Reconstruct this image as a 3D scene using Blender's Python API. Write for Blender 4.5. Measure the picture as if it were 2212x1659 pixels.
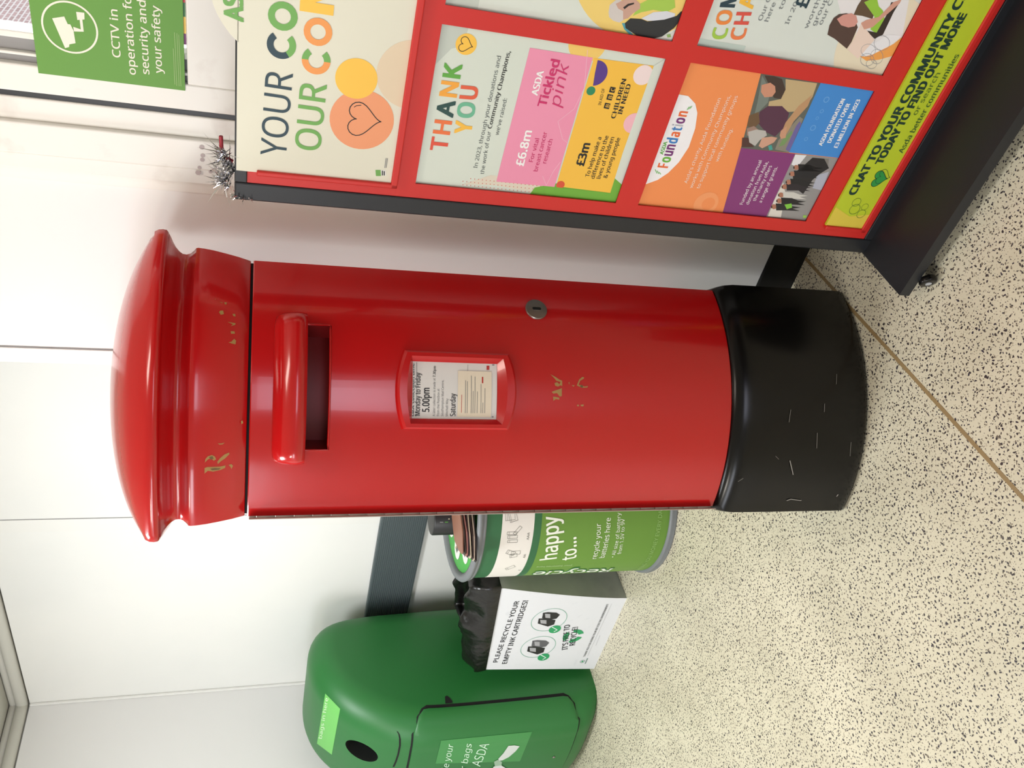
import bpy, bmesh, math, random, os
from math import sin, cos, pi, sqrt, radians
from mathutils import Vector, Matrix
from mathutils.geometry import tessellate_polygon
from mathutils.bvhtree import BVHTree
random.seed(7)
scene = bpy.context.scene
for o in list(bpy.data.objects): bpy.data.objects.remove(o, do_unlink=True)
COL = scene.collection

# ---------------------------------------------------------------- camera
F = 1808.955; H = 1.40
PITCH, ROLL, YAW = radians(17.28738), radians(-1.46737), radians(38.99689)
FW = Vector((-sin(YAW)*cos(PITCH), cos(YAW)*cos(PITCH), -sin(PITCH)))
rt0 = Vector((cos(YAW), sin(YAW), 0)); dn0 = FW.cross(rt0)
RT = rt0*cos(ROLL)+dn0*sin(ROLL); DN = -rt0*sin(ROLL)+dn0*cos(ROLL)
EYE = Vector((0, 0, H))
cam = bpy.data.cameras.new('camera'); camo = bpy.data.objects.new('camera', cam); COL.objects.link(camo)
cam.sensor_fit = 'HORIZONTAL'; cam.sensor_width = 36.0; cam.lens = F/2212*36; cam.clip_start = .02; cam.clip_end = 100
m = Matrix((DN, RT, -FW)).transposed().to_4x4(); m.translation = EYE; camo.matrix_world = m
scene.camera = camo
# ---------------------------------------------------------------- world, exposure
scene.view_settings.view_transform = 'Standard'; scene.view_settings.look = 'None'
scene.view_settings.gamma = 1; scene.view_settings.use_curve_mapping = False
scene.view_settings.exposure = 0.05
w = bpy.data.worlds.new('world'); scene.world = w; w.use_nodes = True
bg = w.node_tree.nodes['Background']; bg.inputs[0].default_value = (.80, .86, 1.0, 1); bg.inputs[1].default_value = 1.6
def area(name, loc, target, sx, sy, power, col=(1, 1, 1), spread=pi):
    l = bpy.data.lights.new(name, 'AREA'); l.shape = 'RECTANGLE'; l.size = sx; l.size_y = sy; l.energy = power; l.color = col; l.spread = spread
    o = bpy.data.objects.new(name, l); COL.objects.link(o); o.location = loc
    o.rotation_euler = (Vector(target)-Vector(loc)).to_track_quat('-Z', 'Y').to_euler(); return o
area('shopfront_daylight', (2.7, -3.2, .75), (-.9, 1.2, 1.0), 2.0, 1.2, 26, (.84, .84, 1.0))
area('entrance_daylight', (-2.5, -3.3, 1.86), (-2.2, 2.2, 1.2), 2.3, .85, 46, (.90, .93, 1.0))
area('window_daylight', (-.1, 2.05, 2.0), (-.35, 1.2, 1.2), .8, .5, 20, (1.0, .90, .88))
area('ceiling_lamp_left', (-2.3, .8, 2.34), (-2.4, 1.1, 0), .6, .6, 37, (.93, .97, 1.0))
area('ceiling_lamp_right', (-.45, .95, 2.34), (-.35, 1.6, 1.4), .5, .25, 6, (1.0, .84, .74))
area('ceiling_lamp_back', (-2.1, -1.2, 2.34), (-1.6, -.4, 0), .6, .6, 34, (1.0, .93, .84))

# ---------------------------------------------------------------- pixel <-> place helpers
def ray(x, y): return (RT*((1659-y)-829.5)/F + DN*(x-1106)/F + FW)
def at_z(x, y, z): d = ray(x, y); return EYE+d*((z-H)/d.z)
def at_y(x, y, Y): d = ray(x, y); return EYE+d*(Y/d.y)

# ---------------------------------------------------------------- materials
def lin(c):
    c = c/255; return c/12.92 if c <= .04045 else ((c+.055)/1.055)**2.4
MATS = {}
def mat(name, rgb, rough=.5, metal=0, coat=0, spec=.5, emit=None):
    if name in MATS: return MATS[name]
    m = bpy.data.materials.new(name); m.use_nodes = True; b = m.node_tree.nodes['Principled BSDF']
    c = (lin(rgb[0]), lin(rgb[1]), lin(rgb[2]), 1)
    b.inputs['Base Color'].default_value = c; b.inputs['Roughness'].default_value = rough; b.inputs['Metallic'].default_value = metal
    b.inputs['Coat Weight'].default_value = coat; b.inputs['Coat Roughness'].default_value = .03; b.inputs['Specular IOR Level'].default_value = spec
    m.diffuse_color = c; MATS[name] = m; return m
def nodes(m): return m.node_tree.nodes, m.node_tree.links, m.node_tree.nodes['Principled BSDF']
def N(nt, t, **kw):
    n = nt.new(t)
    for k, v in kw.items():
        if k in n.inputs: n.inputs[k].default_value = v
        else: setattr(n, k, v)
    return n
def bump(m, scale, strength, dist=.001, detail=3):
    nt, lk, b = nodes(m); tc = N(nt, 'ShaderNodeTexCoord'); n = N(nt, 'ShaderNodeTexNoise', Scale=scale, Detail=detail)
    bp = N(nt, 'ShaderNodeBump', Strength=strength, Distance=dist)
    lk.new(tc.outputs['Object'], n.inputs['Vector']); lk.new(n.outputs['Fac'], bp.inputs['Height']); lk.new(bp.outputs['Normal'], b.inputs['Normal'])
def mottle(m, rgb2, scale, lo=.4, hi=.65):
    nt, lk, b = nodes(m); tc = N(nt, 'ShaderNodeTexCoord'); n = N(nt, 'ShaderNodeTexNoise', Scale=scale, Detail=5)
    r = N(nt, 'ShaderNodeValToRGB'); r.color_ramp.elements[0].position = lo; r.color_ramp.elements[1].position = hi
    r.color_ramp.elements[0].color = b.inputs['Base Color'].default_value[:]; r.color_ramp.elements[1].color = (lin(rgb2[0]), lin(rgb2[1]), lin(rgb2[2]), 1)
    lk.new(tc.outputs['Object'], n.inputs['Vector']); lk.new(n.outputs['Fac'], r.inputs['Fac']); lk.new(r.outputs['Color'], b.inputs['Base Color'])

RED = mat('postbox_red', (194, 17, 20), .2, coat=.35); bump(RED, 9, .12, .004, 2)
REDIN = mat('postbox_red_slot_shade', (128, 8, 9), .45)  # shade of the slot recess put into a darker copy of the red
BLACK = mat('gloss_black', (12, 11, 10), .22, spec=.32)
DARK = mat('dark_gap', (6, 6, 6), .8)
GOLD = mat('worn_gold', (176, 138, 78), .5)
GOLD2 = mat('worn_gold_dark', (112, 88, 52), .6)
STEEL = mat('brushed_steel', (150, 146, 140), .35, metal=.9)
HINGE = mat('hinge_metal', (196, 184, 174), .5)
WHITEPAPER = mat('paper_white', (232, 230, 226), .55)
CREAMPAPER = mat('paper_cream', (240, 228, 205), .6)
WALL = mat('wall_panel_white', (240, 239, 234), .45); mottle(WALL, (234, 234, 230), 1.2)
WALLL = mat('wall_panel_left', (236, 235, 233), .45)
SEAM = mat('panel_joint_white', (236, 235, 230), .4)
GREYTRIM = mat('trim_line_grey', (150, 150, 150), .6)  # grey of the panel joint lines and the window frame bands
FRAMEW = mat('window_frame_white', (238, 236, 228), .4); mottle(FRAMEW, (214, 206, 198), 9, .6, .8)
RAIL = mat('bumper_rail_grey', (84, 94, 96), .5)
SKIRT = mat('skirting_black', (16, 15, 14), .5)
BRASS = mat('floor_joint_brass', (152, 128, 88), .5)
CEIL = mat('ceiling_white', (206, 204, 194), .8)
SRED = mat('stand_red', (206, 38, 32), .45)
SBLK = mat('stand_black', (27, 29, 33), .42)
BING = mat('bin_green', (36, 110, 50), .42); bump(BING, 260, .15, .0006, 2)
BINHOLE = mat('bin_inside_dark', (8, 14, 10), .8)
BAG = mat('bin_liner_black', (16, 15, 14), .28); bump(BAG, 14, .8, .012, 3)
CARD = mat('cardboard_white', (224, 226, 230), .6); mottle(CARD, (206, 210, 216), 14, .62, .78)
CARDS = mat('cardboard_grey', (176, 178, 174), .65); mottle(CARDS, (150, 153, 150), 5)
TINSEL = mat('tinsel_silver', (225, 225, 228), .12, metal=1)
PALETTE = {}
def P(*rgb):
    k = tuple(rgb)
    if k not in PALETTE: PALETTE[k] = mat('print_%02x%02x%02x' % k, rgb, .5)
    return PALETTE[k]
# terrazzo floor
FLOOR = mat('terrazzo_floor', (214, 203, 178), .38)
nt, lk, b = nodes(FLOOR)
tc = N(nt, 'ShaderNodeTexCoord'); nz = N(nt, 'ShaderNodeTexNoise', Scale=90.0, Detail=2)
mix = N(nt, 'ShaderNodeMixRGB', blend_type='ADD'); mix.inputs[0].default_value = .012
lk.new(tc.outputs['Object'], nz.inputs['Vector']); lk.new(tc.outputs['Object'], mix.inputs[1]); lk.new(nz.outputs['Color'], mix.inputs[2])
def specks(scale, thr, seedoff):
    mp = N(nt, 'ShaderNodeMapping'); mp.inputs['Location'].default_value = (seedoff, seedoff*.7, 0); lk.new(mix.outputs[0], mp.inputs['Vector'])
    v = N(nt, 'ShaderNodeTexVoronoi', Scale=scale); v.voronoi_dimensions = '2D'; lk.new(mp.outputs[0], v.inputs['Vector'])
    sp = N(nt, 'ShaderNodeSeparateColor'); lk.new(v.outputs['Color'], sp.inputs[0])
    mu = N(nt, 'ShaderNodeMath', operation='MULTIPLY'); mu.inputs[1].default_value = thr; lk.new(sp.outputs[0], mu.inputs[0])
    lt = N(nt, 'ShaderNodeMath', operation='LESS_THAN'); lk.new(v.outputs['Distance'], lt.inputs[0]); lk.new(mu.outputs[0], lt.inputs[1]); return lt, sp
base = N(nt, 'ShaderNodeTexNoise', Scale=5.0, Detail=6); lk.new(tc.outputs['Object'], base.inputs['Vector'])
rp = N(nt, 'ShaderNodeValToRGB'); rp.color_ramp.elements[0].position = .35; rp.color_ramp.elements[1].position = .7
rp.color_ramp.elements[0].color = (lin(212), lin(205), lin(180), 1); rp.color_ramp.elements[1].color = (lin(226), lin(219), lin(194), 1)
lk.new(base.outputs['Fac'], rp.inputs['Fac']); cur = rp.outputs['Color']
for sc, th, so, c in ((150, .16, 3.1, (160, 146, 122)), (105, .26, 7.7, (124, 114, 98)), (104, .27, 1.3, (64, 58, 58)), (70, .15, 5.9, (56, 52, 64))):
    lt, sp = specks(sc, th, so); mx = N(nt, 'ShaderNodeMixRGB'); mx.inputs[2].default_value = (lin(c[0]), lin(c[1]), lin(c[2]), 1)
    lk.new(lt.outputs[0], mx.inputs[0]); lk.new(cur, mx.inputs[1]); cur = mx.outputs[0]
lk.new(cur, b.inputs['Base Color'])
# brick seen through the window
BRICK = mat('outside_brick', (190, 150, 140), .9)
nt, lk, b = nodes(BRICK); tc = N(nt, 'ShaderNodeTexCoord'); sx_ = N(nt, 'ShaderNodeSeparateXYZ'); cx_ = N(nt, 'ShaderNodeCombineXYZ'); br = N(nt, 'ShaderNodeTexBrick', Scale=1.0)
lk.new(tc.outputs['Object'], sx_.inputs[0]); lk.new(sx_.outputs[1], cx_.inputs[0]); lk.new(sx_.outputs[2], cx_.inputs[1]); lk.new(cx_.outputs[0], br.inputs['Vector'])
br.inputs['Color1'].default_value = (lin(214), lin(176), lin(168), 1); br.inputs['Color2'].default_value = (lin(196), lin(160), lin(152), 1); br.inputs['Mortar'].default_value = (lin(246), lin(232), lin(222), 1)
br.inputs['Mortar Size'].default_value = .013; br.inputs['Brick Width'].default_value = .225; br.inputs['Row Height'].default_value = .075
lk.new(br.outputs['Color'], b.inputs['Base Color'])
GLASS = bpy.data.materials.new('window_glass'); GLASS.use_nodes = True; nt = GLASS.node_tree.nodes; lk = GLASS.node_tree.links; nt.clear()
tr = nt.new('ShaderNodeBsdfTransparent'); tr.inputs[0].default_value = (.95, .97, .96, 1); gl = nt.new('ShaderNodeBsdfGlossy'); gl.inputs['Roughness'].default_value = .02
fr = nt.new('ShaderNodeFresnel'); fr.inputs[0].default_value = 1.45; ms = nt.new('ShaderNodeMixShader'); ou = nt.new('ShaderNodeOutputMaterial')
lk.new(fr.outputs[0], ms.inputs[0]); lk.new(tr.outputs[0], ms.inputs[1]); lk.new(gl.outputs[0], ms.inputs[2]); lk.new(ms.outputs[0], ou.inputs[0])

# ---------------------------------------------------------------- mesh builder
class MB:
    def __init__(s): s.v = []; s.f = []; s.mi = []; s.mats = []; s.sm = []
    def m(s, mt):
        if mt not in s.mats: s.mats.append(mt)
        return s.mats.index(mt)
    def add(s, vs, fs, mt, smooth=False):
        o = len(s.v); s.v += [Vector(q) for q in vs]; i = s.m(mt)
        for f in fs: s.f.append([o+k for k in f]); s.mi.append(i); s.sm.append(smooth)
    def box(s, lo, hi, mt, bevel=0, R=None):
        bm = bmesh.new(); bmesh.ops.create_cube(bm, size=1)
        lo = Vector(lo); hi = Vector(hi); c = (lo+hi)/2; d = hi-lo
        for v in bm.verts: v.co = Vector((v.co.x*d.x, v.co.y*d.y, v.co.z*d.z))
        if bevel: bmesh.ops.bevel(bm, geom=bm.edges[:], offset=bevel, segments=2, affect='EDGES', profile=.5)
        for v in bm.verts: v.co = (R @ (v.co+c)) if R else v.co+c
        bm.verts.index_update(); s.add([v.co.copy() for v in bm.verts], [[v.index for v in f.verts] for f in bm.faces], mt); bm.free()
    def loft(s, rings, mt, cap0=True, cap1=True, smooth=True, closed=True):
        n = len(rings[0]); vs = [p for r in rings for p in r]; fs = []
        for k in range(len(rings)-1):
            for i in range(n if closed else n-1):
                j = (i+1) % n; fs.append([k*n+i, k*n+j, (k+1)*n+j, (k+1)*n+i])
        s.add(vs, fs, mt, smooth)
        if cap0: s.add(rings[0], [list(range(n))[::-1]], mt)
        if cap1: s.add(rings[-1], [list(range(n))], mt)
    def tube(s, pts, r, mt, n=8, cap=True):
        pts = [Vector(p) for p in pts]; rings = []
        rs = r if isinstance(r, (list, tuple)) else [r]*len(pts)
        for i, p in enumerate(pts):
            d = (pts[min(i+1, len(pts)-1)]-pts[max(i-1, 0)]).normalized(); a = d.orthogonal().normalized(); 
            if i and abs(a.dot(pa)) < .999:
                a = (pa-d*pa.dot(d)).normalized()
            pa = a; bb = d.cross(a); rings.append([p+(a*cos(2*pi*k/n)+bb*sin(2*pi*k/n))*rs[i] for k in range(n)])
        s.loft(rings, mt, cap, cap)
    def lathe(s, c, prof, mt, n=48, smooth=True, cap=True):
        rings = [[Vector((c[0]+r*cos(2*pi*k/n), c[1]+r*sin(2*pi*k/n), z)) for k in range(n)] for r, z in prof]
        s.loft(rings, mt, cap, cap, smooth)
    def data(s, name, off=Vector((0, 0, 0))):
        me = bpy.data.meshes.new(name); me.from_pydata([v-off for v in s.v], [], s.f)
        for mt in s.mats: me.materials.append(mt)
        me.polygons.foreach_set('material_index', s.mi); me.polygons.foreach_set('use_smooth', s.sm); me.update(); return me
def obj_of(name, me, parent=None, base=None):
    o = bpy.data.objects.new(name, me); COL.objects.link(o)
    if parent is not None: o.parent = parent
    elif base is not None: o.location = base
    return o
def fix(o, angle=None, bev=None):
    me = o.data; bm = bmesh.new(); bm.from_mesh(me); bmesh.ops.remove_doubles(bm, verts=bm.verts, dist=1e-5); bmesh.ops.recalc_face_normals(bm, faces=bm.faces); bm.to_mesh(me); bm.free()
    if angle:
        try: me.set_sharp_from_angle(angle=radians(angle))
        except Exception: pass
    return o
BASES = {}
def part(name, mb, parent, label=None, angle=None, weld=False):
    base = BASES.get(parent.name, Vector((0, 0, 0))); o = obj_of(name, mb.data(name, base), parent)
    BASES[o.name] = base
    if weld or angle: fix(o, angle)
    if label: o['label'] = label
    return o
def thing(name, loc, label, cat, group=None):
    o = bpy.data.objects.new(name, None); COL.objects.link(o); o.location = loc; BASES[o.name] = Vector(loc); o.empty_display_size = .05
    o['label'] = label; o['category'] = cat
    if group: o['group'] = group
    return o
def single(name, mb, label, cat, base=None, group=None, angle=None, weld=False):
    if base is None:
        xs = [v.x for v in mb.v]; ys = [v.y for v in mb.v]; zs = [v.z for v in mb.v]; base = Vector(((min(xs)+max(xs))/2, (min(ys)+max(ys))/2, min(zs)))
    o = obj_of(name, mb.data(name, Vector(base)), None, base); o['label'] = label; o['category'] = cat; BASES[o.name] = Vector(base)
    if group: o['group'] = group
    if weld or angle: fix(o, angle)
    return o
def struct(name, mb, angle=None, weld=False, label=None):
    o = obj_of(name, mb.data(name)); o['kind'] = 'structure'
    if label: o['label'] = label
    if weld or angle: fix(o, angle)
    return o

# ---------------------------------------------------------------- lettering and flat print
FONT = None
try:
    for fd in (os.path.join(bpy.utils.resource_path('LOCAL'), 'datafiles', 'fonts', 'NotoSansHebrew-Regular.woff2'),):
        if os.path.exists(fd): FONT = bpy.data.fonts.load(fd)
except Exception: FONT = None
TC = {}
def glyphs(st, bold=0):
    k = (st, bold)
    if k in TC: return TC[k]
    c = bpy.data.curves.new('t', 'FONT'); c.body = st; c.size = 1; c.offset = bold; c.resolution_u = 3
    if FONT: c.font = FONT
    o = bpy.data.objects.new('t', c); COL.objects.link(o); dg = bpy.context.evaluated_depsgraph_get(); dg.update()
    me = bpy.data.meshes.new_from_object(o.evaluated_get(dg))
    r = ([(v.co.x, v.co.y) for v in me.vertices], [list(p.vertices) for p in me.polygons])
    bpy.data.objects.remove(o); bpy.data.curves.remove(c); bpy.data.meshes.remove(me); TC[k] = r; return r
CAPH = max(y for x, y in glyphs('H')[0])
def clip_poly(pts, lo, hi):
    for ax, val, sgn in ((0, lo[0], 1), (0, hi[0], -1), (1, lo[1], 1), (1, hi[1], -1)):
        out = []
        for i in range(len(pts)):
            a, b = pts[i-1], pts[i]; ia = (a[ax]-val)*sgn >= 0; ib = (b[ax]-val)*sgn >= 0
            if ia != ib:
                t = (val-a[ax])/(b[ax]-a[ax]); out.append((a[0]+(b[0]-a[0])*t, a[1]+(b[1]-a[1])*t))
            if ib: out.append(b)
        pts = out
        if not pts: return []
    return pts
class Art:
    """flat print on a surface; local (x, y) -> place through mapf(x, y, height above the surface)"""
    def __init__(s, mb, mapf, px=None, clip=None, step=.0002, sub=0): s.mb = mb; s.f = mapf; s.px = px; s.clip = clip; s.step = step; s.sub = sub; s.L = 1
    def poly(s, pts, mt, L=None, clip=True):
        L = s.L if L is None else L
        if s.clip and clip: pts = clip_poly(pts, *s.clip)
        if len(pts) < 3: return
        tris = tessellate_polygon([[Vector((p[0], p[1], 0)) for p in pts]])
        s.mb.add([s.f(p[0], p[1], L*s.step) for p in pts], [list(t) for t in tris], mt)
    def grid(s, x0, y0, x1, y1, mt, L, nx, ny):
        s.mb.add([s.f(x0+(x1-x0)*i/nx, y0+(y1-y0)*j/ny, L*s.step) for j in range(ny+1) for i in range(nx+1)],
                 [[j*(nx+1)+i, j*(nx+1)+i+1, (j+1)*(nx+1)+i+1, (j+1)*(nx+1)+i] for j in range(ny) for i in range(nx)], mt, True)
    def rect(s, x0, y0, x1, y1, mt, L=None): s.poly([(x0, y0), (x1, y0), (x1, y1), (x0, y1)], mt, L)
    def circ(s, c, r, mt, L=None, n=40, ry=None): s.poly([(c[0]+r*cos(2*pi*k/n), c[1]+(ry or r)*sin(2*pi*k/n)) for k in range(n)], mt, L)
    def line(s, pts, w, mt, L=None, closed=False):
        pts = list(pts); 
        if closed: pts.append(pts[0])
        if s.sub:
            q = [pts[0]]
            for a, b in zip(pts, pts[1:]):
                n_ = max(1, int(math.hypot(b[0]-a[0], b[1]-a[1])/s.sub)); q += [(a[0]+(b[0]-a[0])*k/n_, a[1]+(b[1]-a[1])*k/n_) for k in range(1, n_+1)]
            pts = q
        for a, b in zip(pts, pts[1:]):
            dx, dy = b[0]-a[0], b[1]-a[1]; l = math.hypot(dx, dy) or 1e-9; nx, ny = -dy/l*w/2, dx/l*w/2; ex, ey = dx/l*w*.3, dy/l*w*.3
            s.poly([(a[0]-ex+nx, a[1]-ey+ny), (a[0]-ex-nx, a[1]-ey-ny), (b[0]+ex-nx, b[1]+ey-ny), (b[0]+ex+nx, b[1]+ey+ny)], mt, L)
    def arc(s, c, r0, r1, a0, a1, mt, L=None, n=28):
        o = [(c[0]+r1*cos(a0+(a1-a0)*k/n), c[1]+r1*sin(a0+(a1-a0)*k/n)) for k in range(n+1)]; i = [(c[0]+r0*cos(a0+(a1-a0)*k/n), c[1]+r0*sin(a0+(a1-a0)*k/n)) for k in range(n+1)]
        for k in range(n): s.poly([o[k], o[k+1], i[k+1], i[k]], mt, L)
    def text(s, st, p0, p1, caph, mt, L=None, bold=0.0, shear=0.0):
        """p0, p1: left and right end of the baseline in local units"""
        L = (s.L+2) if L is None else L
        if bold > 0:
            k = bold*caph/CAPH; ux, uy = p1[0]-p0[0], p1[1]-p0[1]; ln = math.hypot(ux, uy); ex, ey = ux/ln*k, uy/ln*k
            L = (s.L+2) if L is None else L
            for nn_, (dx, dy) in enumerate(((-1, -.6), (1, -.6), (1, .6), (-1, .6)) if caph > .012 else ((-1, 0), (1, 0))):
                L += .25 if nn_ else 0
                s.text(st, (p0[0]+ex*(dx+1)-ey*dy, p0[1]+ey*(dx+1)+ex*dy), (p1[0]+ex*(dx-1)-ey*dy, p1[1]+ey*(dx-1)+ex*dy), caph, mt, L, 0.0, shear)
            return
        vs, fs = glyphs(st, bold)
        if not vs: return
        x0 = min(v[0] for v in vs); x1 = max(v[0] for v in vs)
        ux, uy = p1[0]-p0[0], p1[1]-p0[1]; ln = math.hypot(ux, uy); ex, ey = ux/ln, uy/ln; sx = ln/(x1-x0); sy = caph/CAPH
        out = []
        for x, y in vs:
            a = (x-x0)*sx+shear*y*sy; b = y*sy; out.append((p0[0]+ex*a-ey*b, p0[1]+ey*a+ex*b))
        if s.clip:
            (lx, ly), (hx, hy) = s.clip
            for f in fs:
                pp = [out[k] for k in f]
                if all(lx <= q[0] <= hx and ly <= q[1] <= hy for q in pp): s.mb.add([s.f(q[0], q[1], L*s.step) for q in pp], [list(range(len(pp)))], mt)
                else:
                    q = clip_poly(pp, *s.clip)
                    if len(q) > 2: s.poly(q, mt, L, clip=False)
        else: s.mb.add([s.f(q[0], q[1], L*s.step) for q in out], fs, mt)
    def textpx(s, st, a, b, hpx, mt, L=None, bold=0.0, shear=0.0):
        """baseline ends and cap height given where they are seen in the photograph"""
        p0 = s.px(*a); p1 = s.px(*b); q = s.px(a[0]-hpx, a[1])
        s.text(st, p0, p1, math.hypot(q[0]-p0[0], q[1]-p0[1]), mt, L, bold, shear)
    def polypx(s, pts, mt, L=None): s.poly([s.px(*p) for p in pts], mt, L)
    def circpx(s, c, rpx, mt, L=None, n=40):
        a = s.px(*c); q = s.px(c[0]-rpx, c[1]); s.circ(a, math.hypot(q[0]-a[0], q[1]-a[1]), mt, L, n)
    def linepx(s, pts, w, mt, L=None, closed=False): s.line([s.px(*p) for p in pts], w, mt, L, closed)
    def heart(s, c, r, w, mt, L=None, fill=None, rot=0):
        pts = []
        for k in range(36):
            t = 2*pi*k/36; x = 16*sin(t)**3/17*r; y = (13*cos(t)-5*cos(2*t)-2*cos(3*t)-cos(4*t))/17*r
            pts.append((c[0]+x*cos(rot)-y*sin(rot), c[1]+x*sin(rot)+y*cos(rot)))
        if fill: s.poly(pts, fill, (L or s.L)-.5)
        if w: s.line(pts, w, mt, L, True)

# ================================================================ THE ROOM
XL, YB, YR, XC = -3.70, 2.27, 1.709, -1.352
ZC = 2.37
mb = MB(); mb.box((-3.9, -3.6, -.05), (5.2, 2.5, 0), FLOOR); struct('floor', mb)
mb = MB(); mb.box((-.924, -3.5, -.004), (-.915, YR, .0006), BRASS); struct('trim_1', mb, label='thin brass coloured joint strip in the floor')
mb = MB(); mb.box((-3.9, -3.6, ZC), (5.2, 2.5, ZC+.05), CEIL); struct('ceiling', mb)
# back wall, panels with joint strips
mb = MB()
mb.box((XL-.2, YB+.03, 0), (XC+.02, YB+.2, ZC), CEIL)
mb.box((XL, YB, 0), (XC+.02, YB+.03, 2.285), WALL); struct('wall_back', mb)
mb = MB(); mb.box((-2.578, YB-.0035, 0), (-2.514, YB+.001, 2.285), SEAM, .0012); mb.box((-2.514, YB-.0015, 0), (-2.5115, YB+.001, 2.285), GREYTRIM); struct('trim_2', mb)
# left wall
mb = MB(); mb.box((XL-.2, -3.6, 0), (XL-.02, YB+.1, ZC), CEIL); mb.box((XL-.02, -3.6, 0), (XL, YB, 2.285), WALLL); struct('wall_left', mb)
mb = MB(); mb.box((XL, YB-.012, 0), (XL+.012, YB, 2.285), SEAM, .004); struct('trim_3', mb)
# rounded cornice above the panels
mb = MB()
for k, (r, z, dy) in enumerate(((.024, 2.316, -.004), (.016, 2.352, .004))):
    mb.tube([(XC, YB+dy+.01, z), (XL-.01, YB+dy+.01, z)], r, CEIL, 16); mb.tube([(XL-.01-dy, YB+.01, z), (XL-.01-dy, -3.4, z)], r, CEIL, 16)
struct('trim_4', mb)
# right-hand wall with the window opening (X -0.594 .. 0.5, Z 1.53 .. 2.2)
WX0, WX1, WZ0, WZ1 = -.594, .75, 1.50, 2.22
mb = MB()
mb.box((XC, YR, 0), (WX0-.008, YR+.06, ZC), WALL); mb.box((WX1, YR, 0), (5.0, YR+.06, ZC), WALL); mb.box((WX0, YR, 0), (WX1, YR+.06, WZ0), WALL); mb.box((WX0, YR, WZ1), (WX1, YR+.06, ZC), WALL)
mb.box((XC, YR+.06, 0), (XC+.05, YB+.05, ZC), WALL)
struct('wall_right', mb)
mb = MB(); mb.box((XC-.002, YR-.004, 0), (XC+.040, YR+.001, ZC), SEAM, .0015); mb.box((XC+.040, YR-.0015, 0), (XC+.0425, YR+.001, ZC), GREYTRIM); struct('trim_5', mb)
# stepped white uprights beside the window
mb = MB()
mb.box((-.884, YR-.008, .9), (-.852, YR, ZC), FRAMEW, .001)
mb.box((-.852, YR-.030, .9), (-.818, YR, ZC), FRAMEW, .003)
mb.box((-.818, YR-.034, .9), (-.755, YR, ZC), FRAMEW, .003)
mb.box((-.755, YR-.022, .9), (-.711, YR, ZC), FRAMEW, .003)
mb.box((-.7115, YR-.018, .9), (-.7015, YR, ZC), SBLK)
a = Art(mb, lambda x, y, d: Vector((x, YR-.0345-d, y)), px=lambda x, y: (lambda q: (q.x, q.z))(at_y(x, y, YR-.0345)))
smudge = P(190, 178, 176)
for (x, y, r) in ((436, 318, 4), (438, 336, 3.5), (437, 345, 3.5), (431, 362, 3), (428, 373, 4.2), (455, 371, 3)): a.circpx((x, y), r*1.5, smudge, 1, 7)
a.linepx([(455, 369), (462, 364), (472, 363)], .0018, smudge, 1)
struct('trim_6', mb, label='stepped white uprights with tape marks beside the window')
mb = MB()
mb.box((-.7015, YR-.020, .9), (-.650, YR+.02, ZC), FRAMEW, .003)
mb.box((-.650, YR-.006, WZ0), (-.636, YR+.02, WZ1), GREYTRIM, .002); mb.box((-.636, YR-.014, WZ0), (-.630, YR+.02, WZ1), FRAMEW, .002)
mb.box((-.630, YR-.004, WZ0), (-.606, YR+.02, WZ1), GREYTRIM, .002); mb.box((-.606, YR-.012, WZ0), (-.594, YR+.03, WZ1), FRAMEW, .002)
mb.box((-.652, YR-.019, 1.30), (WX1+.05, YR+.05, WZ0+.031), FRAMEW, .004); mb.box((-.65, YR-.012, WZ1-.03), (WX1+.05, YR+.05, WZ1+.03), FRAMEW, .006)
mb.box((-.65, YR-.004, .9), (WX1+.05, YR+.001, 1.30), FRAMEW); mb.box((WX1-.03, YR-.012, WZ0), (WX1+.05, YR+.05, WZ1), FRAMEW, .006)
wf = struct('window_1', mb)
mb = MB(); mb.box((WX0-.002, YR+.012, WZ0+.03), (WX1-.02, YR+.018, WZ1-.02), GLASS); g = obj_of('pane', mb.data('pane'), wf)
# outside the window
mb = MB(); mb.box((-5.5, 4.0, -.3), (-5.2, 42, 11), BRICK); struct('wall_outside', mb)
mb = MB(); mb.box((-5.5, 2.6, -.3), (9, 42, -.12), P(170, 165, 158)); struct('floor_outside', mb)
# bumper rail, skirting
mb = MB(); mb.box((XL, YB-.022, .702), (XC+.0, YB-.001, .893), RAIL, .004)
for k in range(22): z = .710+k*.0082; mb.box((XL+.001, YB-.0245, z), (XC, YB-.0205, z+.0042), RAIL)
struct('trim_7', mb, label='dark grey ribbed bumper rail along the back wall')
mb = MB()
for (x0, x1, y) in ((XC, 5.0, YR),):
    pr = [(y, 0), (y-.010, 0), (y-.006, .012), (y-.0045, .03), (y-.0045, .098), (y-.002, .103), (y, .103)]
    mb.loft([[Vector((x, q[0], q[1])) for q in pr] for x in (x0, x1)], SKIRT, smooth=False)
struct('baseboard_right', mb, weld=True)
# rest of the room, behind the photographer
mb = MB()
for x0, x1 in ((-3.9, -3.7), (-1.3, 1.6), (3.8, 5.2)): mb.box((x0, -3.6, 0), (x1, -3.45, ZC), WALL)
mb.box((-3.7, -3.6, 0), (-1.3, -3.45, 1.38), WALL); mb.box((-3.7, -3.6, 2.32), (-1.3, -3.45, ZC), WALL); mb.box((1.6, -3.6, 1.5), (3.8, -3.45, ZC), WALL)
struct('wall_front', mb)
mb = MB(); mb.box((5.0, -3.6, 0), (5.2, 2.5, ZC), P(96, 74, 60)); struct('wall_far_right', mb)

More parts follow.
